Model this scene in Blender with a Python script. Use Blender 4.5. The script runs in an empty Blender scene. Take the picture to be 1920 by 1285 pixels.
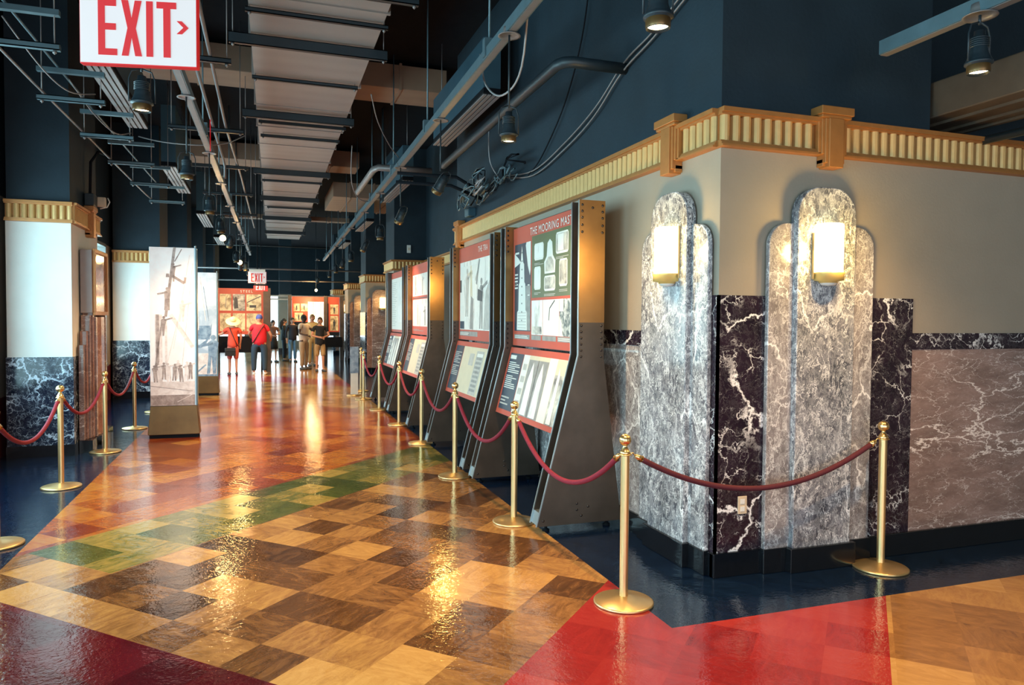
import bpy, bmesh, math, random
from mathutils import Vector, Matrix
from math import sin, cos, pi, radians, tan, atan2, sqrt
random.seed(7)
S = bpy.context.scene
COL = S.collection
# ---------------------------------------------------------------- camera
F_PX, PITCH, ROLL, YAW = 1363.0, radians(1.807), math.atan(.0066), radians(19.0279)
Fv = Vector((sin(YAW)*cos(PITCH), cos(YAW)*cos(PITCH), -sin(PITCH)))
R0 = Vector((cos(YAW), -sin(YAW), 0)); U0 = R0.cross(Fv)
Rv = R0*cos(ROLL)+U0*sin(ROLL); Uv = -R0*sin(ROLL)+U0*cos(ROLL)
cd = bpy.data.cameras.new('camera'); cam = bpy.data.objects.new('camera', cd); COL.objects.link(cam)
cd.sensor_width = 36; cd.lens = 36*F_PX/1920; cd.clip_start = .05; cd.clip_end = 200
cam.matrix_world = Matrix(((Rv.x, Uv.x, -Fv.x, 0), (Rv.y, Uv.y, -Fv.y, 0), (Rv.z, Uv.z, -Fv.z, 1.7), (0, 0, 0, 1)))
S.camera = cam
# ---------------------------------------------------------------- world, exposure
W = bpy.data.worlds.new('daylight'); S.world = W; W.use_nodes = True
W.node_tree.nodes['Background'].inputs[0].default_value = (.80, .93, 1, 1)
W.node_tree.nodes['Background'].inputs[1].default_value = 2.4
S.view_settings.view_transform = 'Standard'; S.view_settings.look = 'None'
S.view_settings.exposure = -0.12; S.view_settings.gamma = 1
S.cycles.use_denoising = True
S.cycles.max_bounces = 8; S.cycles.diffuse_bounces = 4; S.cycles.glossy_bounces = 4; S.cycles.transparent_max_bounces = 8
S.cycles.caustics_reflective = False; S.cycles.caustics_refractive = False
S.cycles.sample_clamp_indirect = 6
def lamp(name, typ, loc, energy, color, size=.1, rot=(0, 0, 0), parent=None, **k):
    d = bpy.data.lights.new(name, typ); d.energy = energy; d.color = color
    if typ in ('POINT', 'SPOT'): d.shadow_soft_size = size
    for a, v in k.items(): setattr(d, a, v)
    o = bpy.data.objects.new(name, d); COL.objects.link(o); o.location = loc; o.rotation_euler = rot
    if parent: o.parent = parent
    return o
WARM = (1, .62, .28)
# daylight arrives through the openings: windows on the left; the fill behind the camera is added
def daylight(name, loc, rot, sx, sy, e, col=(.64, .89, 1)):
    o = lamp(name, 'AREA', loc, e, col, rot=rot, shape='RECTANGLE', size=.1)
    o.data.size = sx; o.data.size_y = sy; return o
daylight('rear_fill_light', (.5, -5.95, 2.0), (radians(90), 0, 0), 9, 3.2, 185, (.92, .94, 1))  # added rear fill, set in an unseen opening behind the camera
WINS = [(-4.5, -.5), (.8, 4.0), (5.6, 9.6), (12.2, 16.4), (18.4, 22.4), (24.4, 28.4), (30.4, 34.4), (36.4, 40.4)]
for a, b in WINS:
    daylight('window_daylight', (-3.1, (a+b)/2, 1.93), (0, radians(-90), 0), 2.3, b-a, 300)

# ---------------------------------------------------------------- materials
class NT:
    def __init__(s, name):
        s.m = bpy.data.materials.new(name); s.m.use_nodes = True; s.t = s.m.node_tree
        s.b = s.t.nodes['Principled BSDF']; s.out = s.t.nodes['Material Output']
    def n(s, typ, **k):
        nd = s.t.nodes.new(typ)
        for a, v in k.items():
            if a.startswith('i_'):
                key = a[2:]; key = int(key) if key.isdigit() else key.replace('_', ' ')
                s.set(nd.inputs[key], v)
            else: setattr(nd, a, v)
        return nd
    def set(s, sock, v):
        if hasattr(v, 'links') or isinstance(v, bpy.types.NodeSocket): s.t.links.new(v, sock)
        elif isinstance(v, bpy.types.Node): s.t.links.new(v.outputs[0], sock)
        else: sock.default_value = v
    def math(s, op, a, b=0.0, c=None):
        nd = s.n('ShaderNodeMath', operation=op); s.set(nd.inputs[0], a); s.set(nd.inputs[1], b)
        if c is not None: s.set(nd.inputs[2], c)
        return nd.outputs[0]
    def mix(s, f, a, b, mode='MIX'):
        nd = s.n('ShaderNodeMix', data_type='RGBA', blend_type=mode)
        s.set(nd.inputs[0], f); s.set(nd.inputs[6], a); s.set(nd.inputs[7], b); return nd.outputs[2]
    def ramp(s, f, stops, interp='LINEAR'):
        nd = s.n('ShaderNodeValToRGB'); s.set(nd.inputs[0], f); cr = nd.color_ramp; cr.interpolation = interp
        cr.elements[0].position, cr.elements[0].color = stops[0][0], c4(stops[0][1])
        cr.elements[1].position, cr.elements[1].color = stops[-1][0], c4(stops[-1][1])
        for p, c in stops[1:-1]:
            e = cr.elements.new(p); e.color = c4(c)
        return nd.outputs[0]
    def coord(s, scale=(1, 1, 1), loc=(0, 0, 0), kind='Object'):
        tc = s.n('ShaderNodeTexCoord'); mp = s.n('ShaderNodeMapping')
        mp.inputs['Scale'].default_value = scale; mp.inputs['Location'].default_value = loc
        s.t.links.new(tc.outputs[kind], mp.inputs[0]); return mp.outputs[0]
    def noise(s, vec, scale=5, detail=4, rough=.5, dist=0):
        nd = s.n('ShaderNodeTexNoise'); s.set(nd.inputs['Vector'], vec); nd.inputs['Scale'].default_value = scale
        nd.inputs['Detail'].default_value = detail; nd.inputs['Roughness'].default_value = rough; nd.inputs['Distortion'].default_value = dist
        return nd
    def bump(s, h, strength=.2, dist=.01):
        nd = s.n('ShaderNodeBump'); s.set(nd.inputs['Height'], h); nd.inputs['Strength'].default_value = strength
        nd.inputs['Distance'].default_value = dist; s.t.links.new(nd.outputs[0], s.b.inputs['Normal'])
def c4(c): return tuple(c) + (1,) if len(c) == 3 else tuple(c)
def plain(name, col, rough=.5, metal=0, emit=0, var=.12, scale=9, spec=.5, bump=0, ecol=None, coat=0):
    m = NT(name); b = m.b
    if emit:
        b.inputs['Base Color'].default_value = c4(col); b.inputs['Emission Color'].default_value = c4(ecol or col); b.inputs['Emission Strength'].default_value = emit
    else:
        nz = m.noise(m.coord(), scale, 5)
        m.set(b.inputs['Base Color'], m.mix(nz.outputs[0], c4([x*(1-var) for x in col]), c4([min(1, x*(1+var)) for x in col])))
        if bump: m.bump(m.noise(m.coord(), scale*12, 3).outputs[0], bump, .004)
    b.inputs['Roughness'].default_value = rough; b.inputs['Metallic'].default_value = metal
    b.inputs['Specular IOR Level'].default_value = spec; b.inputs['Coat Weight'].default_value = coat
    return m.m
def marble(name, base, base2, vein, scale=3, width=.05, fine=.04, stretch=(1, 1, 1), rough=.12, amount=1.0, fineamt=.7, loc=(0, 0, 0), mottle=0, big=0, hair=None, spec=.5):
    m = NT(name); v = m.coord(stretch, loc)
    n1 = m.noise(v, scale*1.1, 6, .62)
    warp = m.n('ShaderNodeVectorMath', operation='MULTIPLY_ADD'); m.set(warp.inputs[0], n1.outputs['Color']); warp.inputs[1].default_value = (.55,)*3; m.set(warp.inputs[2], v)
    def veins(sc, w, f):
        vo = m.n('ShaderNodeTexVoronoi', feature='DISTANCE_TO_EDGE'); m.set(vo.inputs['Vector'], warp.outputs[0]); vo.inputs['Scale'].default_value = sc
        r = m.ramp(vo.outputs[0], [(0, (1, 1, 1)), (w*.35, (.8, .8, .8)), (w, (0, 0, 0))])
        mask = m.ramp(m.noise(v, sc*.8, 3).outputs[0], [(.46, (0, 0, 0)), (.56, (1, 1, 1))])
        return m.math('MULTIPLY', m.math('MULTIPLY', r, mask), f)
    big = veins(scale*.75, width, amount); mid = veins(scale*2.2, width*1.1, amount*.75); sm = veins(scale*6, fine*2.2, fineamt)
    tot = m.math('MAXIMUM', m.math('MAXIMUM', big, mid), sm)
    # hair-thin streaks
    st = m.noise(warp.outputs[0], scale*4.5, 8, .75)
    hs = m.ramp(m.math('ABSOLUTE', m.math('SUBTRACT', st.outputs[0], .5)), [(0, (1, 1, 1)), (.022, (0, 0, 0))])
    tot = m.math('MAXIMUM', tot, m.math('MULTIPLY', hs, fineamt*.8 if hair is None else hair)); m.b.inputs['Specular IOR Level'].default_value = spec
    if mottle:
        mm = m.ramp(m.noise(warp.outputs[0], scale*9, 8, .8).outputs[0], [(.5, (0, 0, 0)), (.62, (1, 1, 1))])
        lo = m.ramp(m.noise(v, scale*.55, 3, .6).outputs[0], [(.38, (.15,)*3), (.55, (1, 1, 1))])
        tot = m.math('MAXIMUM', tot, m.math('MULTIPLY', m.math('MULTIPLY', mm, lo), mottle))
    bc = m.mix(m.ramp(m.noise(v, scale*1.7, 8, .7).outputs[0], [(.35, (0, 0, 0)), (.65, (1, 1, 1))]), c4(base), c4(base2))
    m.set(m.b.inputs['Base Color'], m.mix(tot, bc, c4(vein)))
    m.b.inputs['Roughness'].default_value = rough
    return m.m
M = {}
M['wall'] = plain('beige_plaster', (.315, .265, .21), .85, var=.07, bump=.25, scale=5)
M['navy_wall'] = plain('dark_blue_paint', (.014, .027, .039), .7, var=.35, bump=.5, scale=3, spec=.3)
M['pale_wall'] = plain('pale_plaster', (.80, .81, .78), .8, var=.06, bump=.2, scale=5)
M['black_paint'] = plain('black_paint', (.008, .009, .012), .9, var=.3, spec=.1)
M['blue_black'] = plain('blue_black_paint', (.012, .022, .03), .45, var=.3)
M['teal_steel'] = plain('painted_strut_steel', (.10, .16, .19), .42, .3, var=.25)
M['grey_pipe'] = plain('grey_conduit', (.22, .20, .20), .45, .4, var=.2)
M['dark_marble'] = marble('plum_black_marble', (.010, .006, .012), (.026, .014, .026), (.92, .90, .92), 2.3, .026, .010, fineamt=.30, hair=.05, spec=.3)
M['navy_marble'] = marble('blue_black_marble', (.003, .005, .016), (.010, .016, .040), (.55, .66, .80), 3.0, .035, .022, fineamt=.5, hair=.12, spec=.3)
M['silver_marble'] = marble('silver_grey_marble', (.04, .045, .06), (.19, .19, .225), (.95, .95, .97), 3.2, .030, .026, stretch=(1, 1, .6), fineamt=.85, mottle=.85, hair=.35)
M['lilac_marble'] = marble('lilac_grey_marble', (.13, .115, .12), (.30, .27, .28), (.90, .88, .88), 2.6, .03, .03, stretch=(1, 1, .7), fineamt=.6, mottle=.15)
M['brown_marble'] = marble('brown_grey_marble', (.18, .115, .10), (.31, .205, .185), (.85, .74, .70), 2.6, .016, .014, stretch=(.45, .45, 1.3), fineamt=.55, hair=.10, loc=(3, 0, 1))
M['rose_marble'] = marble('rose_marble', (.20, .09, .06), (.34, .17, .12), (.6, .4, .34), 3, .03, .03, fineamt=.3)
M['black_base'] = plain('polished_black_stone', (.006, .007, .010), .12, var=.5, scale=40)
M['gold'] = plain('gilded_plaster', (.46, .19, .055), .40, .35, var=.2, scale=14)
M['gold_flute'] = plain('gilded_flutes', (.68, .42, .17), .40, .25, var=.12, scale=18)
M['brass'] = plain('satin_brass', (.80, .56, .27), .34, .9, var=.06)
M['brass_hi'] = plain('polished_brass', (.88, .62, .28), .24, .95, var=.05)
M['sconce_gold'] = plain('soft_gold', (.85, .60, .20), .35, .4, var=.05)
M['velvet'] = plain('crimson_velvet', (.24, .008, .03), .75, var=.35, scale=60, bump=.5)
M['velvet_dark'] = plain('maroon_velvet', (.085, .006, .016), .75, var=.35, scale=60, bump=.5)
M['steel_plate'] = plain('mottled_steel_plate', (.10, .075, .060), .42, .6, var=.7, scale=3.2)
M['steel_brown'] = plain('bronzed_steel_plate', (.32, .165, .06), .36, .8, var=.45, scale=3)
M['steel_edge'] = plain('bare_steel_edge', (.42, .50, .54), .3, .8)
M['steel_dark'] = plain('blackened_steel', (.012, .016, .020), .35, .3, var=.4)
M['bronze'] = plain('brushed_bronze', (.16, .085, .03), .35, .6, var=.45, scale=5)
M['rivet'] = plain('rivet_steel', (.05, .04, .038), .35, .8)
M['red_border'] = plain('poster_red', (.55, .085, .045), .5, var=.2, scale=2)
M['poster_navy'] = plain('poster_navy', (.035, .045, .07), .4)
M['poster_green'] = plain('poster_green', (.10, .125, .05), .4, var=.35, scale=2)
M['poster_white'] = plain('poster_white', (.80, .77, .70), .45, var=.05)
M['poster_cream'] = plain('poster_cream', (.70, .60, .42), .45, var=.1)
M['poster_grey'] = plain('poster_grey', (.30, .28, .26), .45, var=.5, scale=14)
M['poster_mid'] = plain('poster_midgrey', (.52, .48, .43), .45, var=.3, scale=14)
M['poster_dark'] = plain('poster_dark', (.05, .05, .055), .45, var=.5, scale=20)
M['plenum_blue'] = plain('blue_sheet_metal', (.035, .085, .12), .5, .3, var=.3, scale=4)
M['slat'] = plain('grey_slats', (.34, .31, .31), .5, .1)
M['slot_black'] = plain('slot_black', (.003, .003, .004), .8)
M['skin_light'] = plain('light_skin', (.50, .24, .15), .6, var=.08)
M['skin_dark'] = plain('dark_skin', (.06, .028, .018), .55, var=.08)
M['white_plastic'] = plain('white_plastic', (.75, .74, .70), .4)
M['ivory_plastic'] = plain('ivory_plastic', (.62, .50, .36), .4)
M['sill_red'] = plain('oxblood_paint', (.10, .012, .016), .5)
M['frame_grey'] = plain('window_frame_grey', (.20, .20, .19), .5)

def duct_mat(name, a, b):
    m = NT(name); v = m.coord()
    w = m.n('ShaderNodeTexWave', wave_type='BANDS', bands_direction='Y'); m.set(w.inputs['Vector'], v)
    w.inputs['Scale'].default_value = .9; w.inputs['Distortion'].default_value = .6; w.inputs['Detail'].default_value = 3
    f = m.mix(.75, w.outputs['Color'], m.noise(v, 3, 6).outputs['Color'])
    m.set(m.b.inputs['Base Color'], m.mix(f, c4(a), c4(b))); m.b.inputs['Roughness'].default_value = .6
    m.bump(m.noise(m.coord((1, 1, 1)), 90, 3).outputs[0], .5, .003)
    return m.m
M['duct'] = duct_mat('wrapped_duct', (.25, .205, .19), (.33, .275, .255))
M['duct_brown'] = duct_mat('brown_sheet_duct', (.20, .115, .075), (.29, .18, .12))
M['duct_dark'] = plain('dark_sheet_duct', (.10, .07, .05), .5, .2, var=.3)
def glow(name, col, strength): return plain(name, (.9, .9, .9), .4, emit=strength, ecol=col)
M['shade_glow'] = glow('lit_sconce_glass', (1, .76, .28), 12)
M['lens_glow'] = glow('lit_spot_lens', (1, .72, .38), 14)
M['sign_white'] = plain('lit_sign_face', (.4, .38, .38), .5, emit=.45, ecol=(1, .88, .90))
M['sign_red'] = plain('lit_sign_red', (.40, .006, .010), .6, emit=.38, ecol=(.85, .012, .016))
M['far_glow'] = glow('lit_display_niche', (1, .72, .36), 5)
def glass():
    m = NT('clear_window_glass'); t = m.t
    tr = m.n('ShaderNodeBsdfTransparent'); gl = m.n('ShaderNodeBsdfGlossy'); gl.inputs['Roughness'].default_value = .02
    tr.inputs[0].default_value = (.86, .97, .97, 1)
    mx = m.n('ShaderNodeMixShader'); mx.inputs[0].default_value = .06
    t.links.new(tr.outputs[0], mx.inputs[1]); t.links.new(gl.outputs[0], mx.inputs[2])
    t.links.new(mx.outputs[0], m.out.inputs[0]); return m.m
M['glass'] = glass()
def photo(name, dark, light, scale=3, seed=0, emit=0, contrast=(.35, .65), stretch=(1, 1, 1)):
    m = NT(name); v = m.coord(stretch, (seed*3.7, seed*1.9, seed*.7))
    f = m.ramp(m.noise(v, scale, 8, .62, .6).outputs[0], [(contrast[0], dark), (contrast[1], light)])
    m.set(m.b.inputs['Base Color'], f); m.b.inputs['Roughness'].default_value = .35
    if emit: m.set(m.b.inputs['Emission Color'], f); m.b.inputs['Emission Strength'].default_value = emit
    return m.m
M['photo_light'] = photo('photo_pale', (.36, .33, .29), (.84, .82, .76), 4, 1, contrast=(.26, .46), stretch=(1, 2.4, .7))
M['photo_mid'] = photo('photo_sepia', (.12, .10, .09), (.70, .65, .55), 5, 2, contrast=(.38, .6))
M['photo_tree'] = photo('photo_foliage', (.07, .09, .09), (.62, .62, .58), 16, 3, contrast=(.42, .62))
M['photo_warm'] = photo('photo_warm', (.20, .11, .05), (.85, .72, .45), 5, 4, contrast=(.32, .58))
M['totem_sky'] = photo('backlit_print_sky', (.70, .62, .60), (.86, .82, .80), 1.2, 5, emit=.30)
M['totem_sky_blue'] = photo('backlit_print_blue', (.36, .42, .50), (.72, .72, .76), 2.5, 6, emit=.15)
M['totem_brown'] = photo('backlit_print_brown', (.22, .15, .13), (.46, .35, .31), 14, 7, emit=.15)
M['totem_pale'] = photo('backlit_print_pale', (.55, .44, .40), (.76, .66, .62), 10, 8, emit=.25)
M['totem_blue'] = photo('backlit_print_steel', (.10, .16, .24), (.30, .38, .47), 9, 9, emit=.12)

def floor_mat():
    m = NT('glossy_vinyl_tiles'); tc = m.n('ShaderNodeTexCoord'); sep = m.n('ShaderNodeSeparateXYZ'); m.t.links.new(tc.outputs['Object'], sep.inputs[0])
    x, y = sep.outputs[0], sep.outputs[1]; T = .33
    s_ = m.math('ADD', x, y); d_ = m.math('SUBTRACT', y, x)
    u = m.math('DIVIDE', m.math('SUBTRACT', s_, 4.881), T*1.41421); v = m.math('DIVIDE', m.math('SUBTRACT', d_, 3.965), T*1.41421)
    fu, fv = m.math('FLOOR', u), m.math('FLOOR', v)
    cb = m.n('ShaderNodeCombineXYZ'); m.set(cb.inputs[0], fu); m.set(cb.inputs[1], fv)
    wn = m.n('ShaderNodeTexWhiteNoise', noise_dimensions='3D'); m.t.links.new(cb.outputs[0], wn.inputs['Vector'])
    rnd = wn.outputs['Value']
    # streaks inside each tile; direction alternates by cell
    par = m.math('GREATER_THAN', m.math('FRACT', m.math('MULTIPLY', rnd, 7.3)), .5)
    vs = m.n('ShaderNodeCombineXYZ')
    m.set(vs.inputs[0], m.math('MULTIPLY', u, m.math('ADD', .8, m.math('MULTIPLY', par, 1.5))))
    m.set(vs.inputs[1], m.math('MULTIPLY', v, m.math('SUBTRACT', 2.3, m.math('MULTIPLY', par, 1.5)))); m.set(vs.inputs[2], m.math('MULTIPLY', rnd, 40))
    nz = m.noise(vs.outputs[0], 1.9, 9, .72, 1.3)
    tone = m.math('ADD', m.math('MULTIPLY', rnd, .66), m.math('MULTIPLY', m.math('SUBTRACT', nz.outputs[0], .5), .95))
    tone = m.math('ADD', tone, .17)
    tone = m.math('SUBTRACT', tone, m.math('MULTIPLY', .17, m.math('MULTIPLY', m.math('GREATER_THAN', d_, 3.965), m.math('LESS_THAN', d_, 6.32))))
    tan = m.ramp(tone, [(0, (.05, .020, .009)), (.24, (.15, .062, .022)), (.45, (.33, .15, .048)), (.72, (.56, .29, .085)), (1, (.70, .40, .13))])
    tan2 = m.ramp(tone, [(0, (.17, .07, .022)), (.4, (.36, .165, .05)), (.75, (.54, .28, .085)), (1, (.64, .37, .14))])
    org = m.ramp(tone, [(0, (.12, .014, .006)), (.35, (.27, .042, .010)), (.7, (.44, .125, .018)), (1, (.52, .23, .04))])
    red = m.ramp(tone, [(0, (.20, .010, .012)), (.5, (.34, .022, .020)), (1, (.42, .045, .035))])
    bur = m.ramp(tone, [(0, (.05, .003, .006)), (.5, (.10, .006, .011)), (1, (.15, .010, .014))])
    grn = m.ramp(tone, [(0, (.03, .045, .008)), (.35, (.07, .085, .014)), (.52, (.13, .13, .024)), (.74, (.36, .24, .055)), (1, (.42, .30, .08))])
    navy = m.ramp(nz.outputs[0], [(.3, (.002, .006, .018)), (.7, (.006, .019, .055))])
    GT = lambda a, b: m.math('GREATER_THAN', a, b)
    LT = lambda a, b: m.math('LESS_THAN', a, b)
    AND = lambda a, b: m.math('MULTIPLY', a, b)
    col = m.mix(AND(LT(d_, 5.0), GT(s_, 4.3)), tan, tan2)
    col = tan
    col = m.mix(GT(d_, 7.6), col, org)
    col = m.mix(AND(AND(GT(d_, 6.32), LT(d_, 7.6)), GT(s_, 4.42)), col, grn)
    col = m.mix(GT(s_, 15.5), col, tan2)
    col = m.mix(AND(GT(s_, 20.5), LT(s_, 22.5)), col, red)
    col = m.mix(LT(s_, 3.55), col, bur)
    col = m.mix(AND(GT(d_, -.2), LT(d_, 2.1)), col, red)
    col = m.mix(LT(d_, -.2), col, tan2)
    nav = m.math('MAXIMUM', LT(x, -1.66), AND(GT(x, 2.14), GT(y, 3.46)))
    col = m.mix(nav, col, navy)
    m.set(m.b.inputs['Base Color'], col)
    rg = m.ramp(m.noise(tc.outputs['Object'], 3, 4).outputs[0], [(.3, (.06,)*3), (.7, (.13,)*3)])
    m.set(m.b.inputs['Roughness'], rg); m.b.inputs['Specular IOR Level'].default_value = 1.0
    h1 = m.noise(tc.outputs['Object'], 9, 3, .5, .5).outputs[0]; h2 = m.noise(tc.outputs['Object'], 42, 2, .5, 1.0).outputs[0]
    m.bump(m.math('ADD', m.math('MULTIPLY', h1, .7), m.math('MULTIPLY', h2, .34)), .11, .03)
    return m.m
M['floor'] = floor_mat()

# ---------------------------------------------------------------- mesh helpers
def link(o, parent=None):
    COL.objects.link(o)
    if parent is not None: o.parent = parent
    return o
class MB:
    def __init__(s): s.v = []; s.f = []; s.mi = []; s.mats = []; s.sm = []
    def mat(s, m):
        m = M[m] if isinstance(m, str) else m
        if m not in s.mats: s.mats.append(m)
        return s.mats.index(m)
    def add(s, vs, fs, m='wall', smooth=False):
        i = len(s.v); k = s.mat(m); s.v += [tuple(v) for v in vs]
        for f in fs: s.f.append([i+j for j in f]); s.mi.append(k); s.sm.append(smooth)
        return s
    def box(s, a, b, m='wall'):
        x0, y0, z0 = a; x1, y1, z1 = b
        if x0 > x1: x0, x1 = x1, x0
        if y0 > y1: y0, y1 = y1, y0
        if z0 > z1: z0, z1 = z1, z0
        vs = [(x0, y0, z0), (x1, y0, z0), (x1, y1, z0), (x0, y1, z0), (x0, y0, z1), (x1, y0, z1), (x1, y1, z1), (x0, y1, z1)]
        return s.add(vs, [(0, 3, 2, 1), (4, 5, 6, 7), (0, 1, 5, 4), (1, 2, 6, 5), (2, 3, 7, 6), (3, 0, 4, 7)], m)
    def obox(s, p, q, w, h, m='wall', up=(0, 0, 1)):   # bar from p to q
        p, q = Vector(p), Vector(q); d = (q-p).normalized(); u = Vector(up)
        if abs(d.dot(u)) > .98: u = Vector((1, 0, 0))
        a = d.cross(u).normalized()*w/2; b = a.cross(d).normalized()*h/2
        vs = [p-a-b, p+a-b, p+a+b, p-a+b, q-a-b, q+a-b, q+a+b, q-a+b]
        return s.add(vs, [(0, 1, 2, 3), (4, 7, 6, 5), (0, 4, 5, 1), (1, 5, 6, 2), (2, 6, 7, 3), (3, 7, 4, 0)], m)
    def prism(s, pts, ext, m='wall'):                # planar polygon extruded by vector
        e = Vector(ext); n = len(pts); P = [Vector(p) for p in pts]
        vs = P+[p+e for p in P]
        fs = [tuple(range(n))[::-1], tuple(range(n, 2*n))]+[(i, (i+1) % n, n+(i+1) % n, n+i) for i in range(n)]
        return s.add(vs, fs, m)
    def lathe(s, prof, c=(0, 0, 0), n=24, m='wall', axis=(0, 0, 1), ang=(0, 2*pi)):
        ax = Vector(axis).normalized(); t = Vector((1, 0, 0)) if abs(ax.x) < .9 else Vector((0, 1, 0))
        a = (t-ax*t.dot(ax)).normalized(); b = ax.cross(a); c = Vector(c); full = abs(ang[1]-ang[0]-2*pi) < 1e-4
        k = n if full else n+1; vs = []
        for r, z in prof:
            for i in range(k):
                th = ang[0]+(ang[1]-ang[0])*i/n; vs.append(c+ax*z+(a*cos(th)+b*sin(th))*r)
        fs = []
        for j in range(len(prof)-1):
            for i in range(n):
                i2 = (i+1) % k
                fs.append((j*k+i, j*k+i2, (j+1)*k+i2, (j+1)*k+i))
        return s.add(vs, fs, m, True)
    def tube(s, pts, r, m='wall', n=10, cap=True):
        pts = [Vector(p) for p in pts]; k = len(pts); rings = []; prev = None
        rs = r if isinstance(r, (list, tuple)) else [r]*k
        for i, p in enumerate(pts):
            d = (pts[min(i+1, k-1)]-pts[max(i-1, 0)]).normalized()
            if prev is None:
                t = Vector((0, 0, 1)) if abs(d.z) < .9 else Vector((1, 0, 0)); a = d.cross(t).normalized()
            else: a = (prev-d*prev.dot(d)).normalized()
            prev = a; b = d.cross(a); rings.append([p+(a*cos(2*pi*j/n)+b*sin(2*pi*j/n))*rs[i] for j in range(n)])
        vs = [v for rg in rings for v in rg]; fs = []
        for i in range(k-1):
            for j in range(n): fs.append((i*n+j, i*n+(j+1) % n, (i+1)*n+(j+1) % n, (i+1)*n+j))
        if cap: fs += [tuple(range(n))[::-1], tuple(range((k-1)*n, k*n))]
        return s.add(vs, fs, m, True)
    def build(s, name, parent=None, bevel=0, origin=None, **props):
        me = bpy.data.meshes.new(name); me.from_pydata(s.v, [], s.f)
        for m in s.mats: me.materials.append(m)
        for p, k, sm in zip(me.polygons, s.mi, s.sm): p.material_index = k; p.use_smooth = sm
        bm = bmesh.new(); bm.from_mesh(me); bmesh.ops.recalc_face_normals(bm, faces=bm.faces)
        if origin is not None: bmesh.ops.translate(bm, verts=bm.verts, vec=-Vector(origin))
        bm.to_mesh(me); bm.free(); me.update()
        o = bpy.data.objects.new(name, me); link(o, parent)
        if origin is not None: o.location = origin
        if bevel:
            md = o.modifiers.new('bevel', 'BEVEL'); md.width = bevel; md.segments = 2; md.limit_method = 'ANGLE'; md.angle_limit = radians(40)
        for k_, v_ in props.items(): o[k_] = v_
        return o
def thing(name, label, cat, loc=(0, 0, 0), rz=0, group=None):
    o = bpy.data.objects.new(name, None); link(o); o.location = loc; o.rotation_euler = (0, 0, rz); o.empty_display_size = .1
    o['label'] = label; o['category'] = cat
    if group: o['group'] = group
    return o
def tag(o, label, cat, group=None, kind=None):
    o['label'] = label; o['category'] = cat
    if group: o['group'] = group
    if kind: o['kind'] = kind
    return o
def copy_tree(o, parent=None):
    c = o.copy(); link(c)
    if parent is not None: c.parent = parent
    for ch in list(o.children): copy_tree(ch, c)
    return c
def text_mesh(txt, size, mat, spacing=1.0):
    cu = bpy.data.curves.new('lettering', 'FONT'); cu.body = txt; cu.size = size; cu.space_character = spacing; cu.resolution_u = 3
    o = bpy.data.objects.new('lettering', cu); COL.objects.link(o)
    dg = bpy.context.evaluated_depsgraph_get(); me = bpy.data.meshes.new_from_object(o.evaluated_get(dg))
    bpy.data.objects.remove(o); me.materials.clear(); me.materials.append(M[mat])
    return me
def struct(mb, name, **k): return mb.build(name, kind='structure', **k)
def cat_curve(p, q, sag, n=20):
    p, q = Vector(p), Vector(q); return [p.lerp(q, i/n)-Vector((0, 0, sag*4*(i/n)*(1-i/n))) for i in range(n+1)]

# ---------------------------------------------------------------- setting
CZ = 5.7
mb = MB(); mb.add([(-3.4, -6, 0), (9, -6, 0), (9, 44, 0), (-3.4, 44, 0)], [(0, 1, 2, 3)], 'floor'); struct(mb, 'floor')
mb = MB(); mb.box((-3.4, -6, CZ), (9, 44, CZ+.2), 'black_paint')
struct(mb, 'ceiling')
XW, YW, YE = 2.836, 4.072, 10.85
def wall_block(name, x0, y0, x1, y1, zs=2.86, top=CZ):
    m = MB(); m.box((x0, y0, 0), (x1, y1, zs), 'wall'); m.box((x0, y0, zs), (x1, y1, top), 'navy_wall'); return struct(m, name)
wall_block('wall_right', XW, YW, 4.62, YE)
m_ = MB(); m_.box((4.62, YW, 0), (9, YE, 2.86), 'wall'); m_.box((4.62, YW, 2.86), (9, YE, 3.0), 'navy_wall'); m_.box((4.62, YW+.45, 3.0), (9, YE, CZ), 'navy_wall'); struct(m_, 'wall_front')
wall_block('wall_recess', 3.70, YE, 9, 17.6); wall_block('wall_beyond', 4.35, 17.6, 9, 44)
m_ = MB(); m_.box((-3.4, 43.5, 0), (-2.2, 43.8, CZ), 'wall'); m_.box((-2.2, 43.5, 3.0), (4, 43.8, CZ), 'navy_wall'); m_.box((-2.2, 43.5, 0), (4, 43.8, .4), 'wall')
for x in (-.9, .9, 2.6): m_.box((x, 43.5, .4), (x+.5, 43.8, 3.0), 'wall')
struct(m_, 'wall_back')
daylight('end_window_daylight', (.8, 43.9, 1.7), (radians(-90), 0, 0), 5, 2.6, 170)
m_ = MB(); m_.box((-3.4, -6, 0), (-4.6, -5.9, CZ)); m_.box((6, -6, 0), (9, -5.9, CZ), 'wall'); m_.box((-3.4, -6, 3.6), (9, -5.9, CZ), 'navy_wall'); struct(m_, 'wall_rear')
m_ = MB(); m_.box((8.8, -6, 0), (9, 4.072, 3), 'wall'); m_.box((8.8, -6, 3), (9, 4.072, CZ), 'navy_wall'); struct(m_, 'wall_side')
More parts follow.
